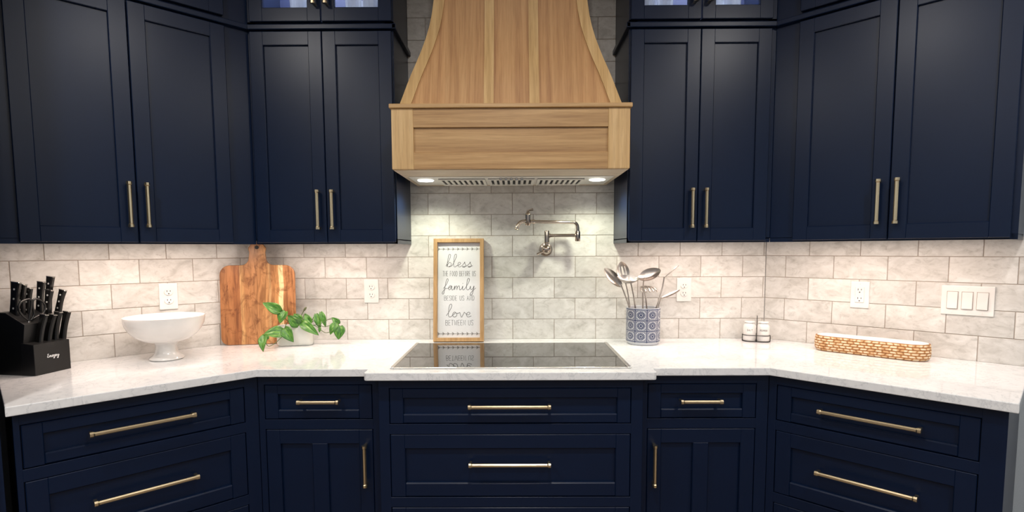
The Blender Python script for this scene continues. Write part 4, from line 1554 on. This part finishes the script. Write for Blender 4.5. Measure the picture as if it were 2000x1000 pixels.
b = bmesh.new()
rg = []
for hx, hy, z in ((.074, .036, 0), (.079, .041, .004), (.080, .042, .012), (.080, .042, .090), (.0785, .0405, .0935), (.0745, .0365, .0935), (.0735, .0355, .091), (.073, .035, .060)):
    rg.append([b.verts.new((x, y, z)) for x, y in rrect(hx, hy, .028 if hx > .076 else .024)])
for a_, c_ in zip(rg, rg[1:]):
    n = len(a_)
    for k in range(n):
        b.faces.new((a_[k], a_[(k + 1) % n], c_[(k + 1) % n], c_[k]))
b.faces.new(rg[0][::-1]); b.faces.new(rg[-1])
t.part('pot', b, 'planter_white', smooth=True, autos=50, local=True)
b = bmesh.new(); prism(b, rrect(.0725, .0345, .020), .070, .080); t.part('soil', b, 'soil', local=True)

VB = Vector((PLX, PLY, ZC + .08))
v_root = link('pothos_vine', None, None, VB)
tag(v_root, 'trailing green pothos vine growing out of the white planter', 'plant')


def zp(zx, zy, y):
    return pix_y(500 + zx / 8.333, 580 + zy / 8.333, y)


def leaf(base_px, tip_px, wpx, y0, y1, face, cup=.18, droop=.12):
    A, B_ = zp(*base_px, y0), zp(*tip_px, y1)
    ax = B_ - A
    L = ax.length
    ax.normalize()
    n = Vector(face)
    n = (n - ax * n.dot(ax)).normalized()
    sd = ax.cross(n)
    Wd = 1.35 * wpx / 8.333 / 428.0
    NU, NV = 12, 8
    b = bmesh.new()
    uvl = b.loops.layers.uv.new('UVMap')
    g = {}
    for i in range(NU + 1):
        u = i / NU
        w = Wd / 2 * (math.sin(PI * u ** .62) ** .8) * (1.0 - .06 * u) if 0 < u < 1 else 0.0
        if i == 0:
            w = Wd * .16
        back = -.07 * L * (1 - min(1, u / .18)) if u < .18 else 0
        for j in range(NV + 1):
            v = j / NV * 2 - 1
            p = A + ax * (L * u + back * abs(v)) + sd * (w * v) + n * (w * cup * (abs(v) ** 1.3) * 1.6 - L * droop * (u * u) + L * droop * .6 * math.sin(PI * u)) 
            p = p + n * (.0012 * math.sin(u * 14 + v * 3) * (1 - u))
            g[i, j] = b.verts.new(p - VB)
    for i in range(NU):
        for j in range(NV):
            f = b.faces.new((g[i, j], g[i + 1, j], g[i + 1, j + 1], g[i, j + 1]))
            for l, (a_, c_) in zip(f.loops, ((i, j), (i + 1, j), (i + 1, j + 1), (i, j + 1))):
                l[uvl].uv = (a_ / NU, c_ / NV)
    o = link('leaf', mesh(b, 'leaf', 'pothos_leaf', True), v_root)
    md = o.modifiers.new('thickness', 'SOLIDIFY')
    md.thickness = .0006
    return o


C_ = (0, -1, .25)
for L_ in (((400, 245), (110, 90), 135, -.20, -.23, (.1, -1, .5)), ((480, 235), (378, 425), 140, -.195, -.22, (-.2, -1, .35)),
           ((705, 455), (515, 305), 150, -.18, -.205, (-.1, -1, .4)), ((752, 395), (605, 265), 90, -.16, -.15, (.3, -1, .3)),
           ((735, 410), (1012, 612), 125, -.175, -.20, (.15, -1, .45)), ((885, 425), (790, 262), 95, -.15, -.145, (.2, -1, .2)),
           ((980, 280), (1045, 525), 90, -.14, -.15, (.25, -1, .1)), ((1055, 250), (1140, 495), 75, -.135, -.14, (.5, -1, .2)),
           ((1045, 495), (1030, 580), 40, -.15, -.155, C_), ((1310, 425), (1198, 612), 105, -.13, -.15, (-.15, -1, .2)),
           ((1352, 440), (1232, 332), 85, -.12, -.125, (.1, -1, .4)), ((1372, 472), (1338, 692), 150, -.13, -.15, (.15, -1, .15)),
           ((455, 585), (122, 588), 165, -.215, -.245, (0, -.85, .6)), ((462, 510), (600, 730), 145, -.21, -.235, (.1, -1, .25)),
           ((140, 622), (98, 880), 115, -.29, -.335, (-.1, -1, .15)), ((190, 625), (120, 700), 80, -.28, -.292, (.2, -1, .2))):
    leaf(*L_)
b = bmesh.new()
bud = [zp(768, 245, -.15) - VB, zp(785, 215, -.15) - VB, zp(805, 185, -.15) - VB, zp(822, 163, -.15) - VB]
tube(b, spline(bud, 4), [.0022] * 4 + [.005] * 6 + [.003] * 2 + [.001], 8); link('bud', mesh(b, 'bud', 'bud_brown', True), v_root)
stems = [[(600, 415, -.147), (560, 405, -.165), (500, 380, -.185), (455, 300, -.195), (400, 245, -.20)], [(600, 415, -.147), (540, 410, -.18), (500, 425, -.2), (450, 560, -.215), (455, 610, -.225), (380, 690, -.245), (300, 760, -.262), (230, 797, -.272), (180, 785, -.272), (150, 700, -.268), (140, 622, -.26)],
         [(620, 415, -.147), (680, 410, -.165), (735, 425, -.172), (760, 360, -.16), (740, 300, -.152), (768, 245, -.15)], [(620, 415, -.147), (720, 425, -.155), (830, 428, -.155), (920, 455, -.15), (1020, 455, -.148), (1120, 485, -.145), (1250, 445, -.135), (1310, 425, -.13)],
         [(830, 455, -.158), (900, 420, -.15), (930, 340, -.142), (975, 282, -.14)], [(900, 420, -.15), (990, 340, -.142), (1055, 250, -.135)], [(920, 455, -.15), (990, 485, -.15), (1060, 540, -.15), (1130, 582, -.15), (1210, 565, -.148), (1290, 520, -.14), (1372, 472, -.13)],
         [(1020, 455, -.148), (1100, 405, -.14), (1170, 370, -.135), (1240, 340, -.125)], [(760, 440, -.165), (765, 340, -.155), (790, 275, -.147)], [(1310, 425, -.13), (1352, 440, -.12)]]
for s in stems:
    b = bmesh.new()
    head_ = [Vector((zp(*s[0]).x, PLY, ZC + .076)) - VB, Vector((zp(*s[0]).x, PLY, ZC + .098)) - VB] if s[0][1] == 415 else []
    tube(b, spline(head_ + [zp(*q) - VB for q in s], 5), .0016, 8)
    link('stem', mesh(b, 'stem', 'stem_green', True), v_root)

# ------------------------------------------------------------------ knife block
KA = math.radians(-8)                                  # front faces world +X, turned a little to the camera
KF = Vector((math.cos(KA), math.sin(KA), 0))           # forward
KS = Vector((-math.sin(KA), math.cos(KA), 0))          # sideways (away from the camera)
K0 = Vector((-1.7085, -.783, ZC + .0003))              # front bottom corner nearest the camera
KW = .136
t = Thing('knife_block', 'black two-tier knife block full of black-handled knives at the worktop end', 'knife block')
t.o.location = K0
t.o.rotation_euler = (0, 0, KA)


def kprism(prof, y0, y1, bev=.0018):
    b_ = bmesh.new()
    prism(b_, prof, -y1, -y0, bev)
    bmesh.ops.rotate(b_, cent=(0, 0, 0), matrix=Matrix.Rotation(PI / 2, 3, 'X'), verts=b_.verts)
    return b_


b = kprism([(0, 0), (0, .112), (-.052, .118), (-.060, 0)], 0, KW); t.part('front_tier', b, 'black_block', local=True)
b = kprism([(-.0605, 0), (-.033, .184), (-.110, .226), (-.150, .226), (-.165, .0)], .002, KW - .002); t.part('main_body', b, 'black_block', local=True)
ln, w = script_lines('Emojoy', .0062, 1.15, .1)
b = bmesh.new()
k = .046 / w
strokes(b, [[(x * k, z) for x, z in l] for l in ln], lambda x, z: (.0006, .046 + x, .058 + z), .0011)
t.part('logo', b, 'logo_white', local=True)

kinv = Matrix.Rotation(-KA, 3, 'Z')


def kplane(x):
    return K0 + KF * x


def knife(label, px_bot, px_top, x_b, x_t, wide, thick, group=None, rivets=3, cap=True, name='kitchen_knife'):
    A = pix_plane(*px_bot, kplane(x_b), KF)
    B_ = pix_plane(*px_top, kplane(x_t), KF)
    ax = (B_ - A).normalized()
    L = (B_ - A).length
    A = A - ax * .012
    L += .012
    fw = (KF - ax * KF.dot(ax)).normalized()            # edge side of the handle looks forward
    sd = ax.cross(fw)
    r_ = link(name, None, None, A)
    tag(r_, label, 'knife', group)
    b_ = bmesh.new()
    rows = []
    NN = 9
    for i in range(NN + 1):
        u = i / NN
        wv = wide * (.90 + .08 * math.cos(u * 2 * PI * .9) + .10 * u ** 3)
        off = fw * (-.0022 * math.sin(PI * u)) 
        c_ = ax * (L * u) + off
        hw_, ht_ = wv / 2, thick / 2
        ch = ht_ * .45
        rows.append([b_.verts.new(c_ + fw * f + sd * s) for f, s in
                     ((hw_, -ht_ + ch), (hw_, ht_ - ch), (hw_ - ch, ht_), (-hw_ + ch, ht_), (-hw_, ht_ - ch), (-hw_, -ht_ + ch), (-hw_ + ch, -ht_), (hw_ - ch, -ht_))])
    for a_, c_ in zip(rows, rows[1:]):
        for q in range(8):
            b_.faces.new((a_[q], a_[(q + 1) % 8], c_[(q + 1) % 8], c_[q]))
    b_.faces.new(rows[0]); b_.faces.new(rows[-1])
    link('grip', mesh(b_, 'grip', 'black_handle', True, 35), r_)
    if cap:
        b_ = bmesh.new()
        pr = [v for v in rows[-1]] if False else None
        wv = wide * (.90 + .08 * math.cos(2 * PI * .9) + .10)
        for s0, s1, kk in ((L - .001, L + .003, .97),):
            q = bmesh.new()
            bbox(q, -wv / 2 * kk, wv / 2 * kk, -thick / 2 * kk, thick / 2 * kk, s0, s1, .001)
            Mx = Matrix.Identity(4)
            for i in range(3):
                Mx[i][0], Mx[i][1], Mx[i][2] = fw[i], sd[i], ax[i]
            merge(b_, q, Mx)
        link('end_cap', mesh(b_, 'end_cap', 'steel'), r_)
    for i in range(rivets):
        u = (.30, .56, .82)[i] if rivets == 3 else (.5,)[0]
        b_ = bmesh.new()
        tube(b_, [ax * (L * u) - sd * (thick / 2 + .0006), ax * (L * u) + sd * (thick / 2 + .0006)], .0034, 12)
        link('rivet', mesh(b_, 'rivet', 'rivet_steel', True, 40), r_)
    return r_


BIG = [((29, 617), (32, 552), -.100, -.085, 'broad-handled black knife at the worktop-end side of the block', .032),
       ((42, 618), (43, 556), -.100, -.085, 'broad-handled black knife second from the worktop-end side of the block', .030),
       ((54, 616), (56, 563), -.100, -.085, 'black knife with rivets behind the scissors loop', .026),
       ((78, 610), (81, 551), -.100, -.085, 'black knife standing behind the riveted pair at the block middle', .026),
       ((94, 606), (99, 541), -.100, -.082, 'tallest black knife of the block with a bright end cap', .026),
       ((93, 612), (97, 567), -.066, -.050, 'black riveted knife in front of the tallest knife', .026),
       ((114, 610), (123, 567), -.070, -.050, 'black riveted knife standing alone at the wall side of the block', .024)]
for pb, pt, xb_, xt_, lab, w_ in BIG:
    knife(lab, pb, pt, xb_, xt_, w_ * 1.08, .0140)
for pb, pt, lab in (((76, 672), (86, 615), 'black steak knife at the logo tier end below the scissors'), ((93, 669), (103, 615), 'second black steak knife from the scissors in the front tier'),
                    ((107, 667), (114, 610), 'third black steak knife from the scissors in the front tier'), ((122, 664), (131, 609), 'black steak knife at the wall end of the front tier')):
    knife(lab, pb, pt, -.030, -.014, .026, .0155, 'steak knives in the front tier', 0, True, 'steak_knife')
# scissors
def kp(u, v, x):
    return pix_plane(u, v, kplane(x), KF)


sb = kp(57, 628, -.045)
sc = link('kitchen_scissors', None, None, sb)
tag(sc, 'black loop-handled kitchen scissors standing in the knife block', 'scissors')
for pts in ([(56, 626), (46, 618), (37, 606), (38, 594), (48, 586), (60, 585), (60.5, 600), (58, 616), (56, 626)],
            [(60, 626), (66, 615), (64, 600), (65, 586), (74, 584), (84, 590), (88, 600), (84, 612), (72, 618), (60, 626)]):
    b = bmesh.new(); tube(b, spline([kp(u, v, -.045) - sb for u, v in pts], 5), .0036, 10); link('handle_loop', mesh(b, 'handle_loop', 'black_handle', True), sc)
b = bmesh.new(); tube(b, [kp(57, 640, -.047) - sb, kp(57.5, 628, -.045) - sb, kp(58, 621, -.045) - sb], [.0065, .006, .002], 10, sx=1, sy=.4); link('blade', mesh(b, 'blade', 'steel', True), sc)
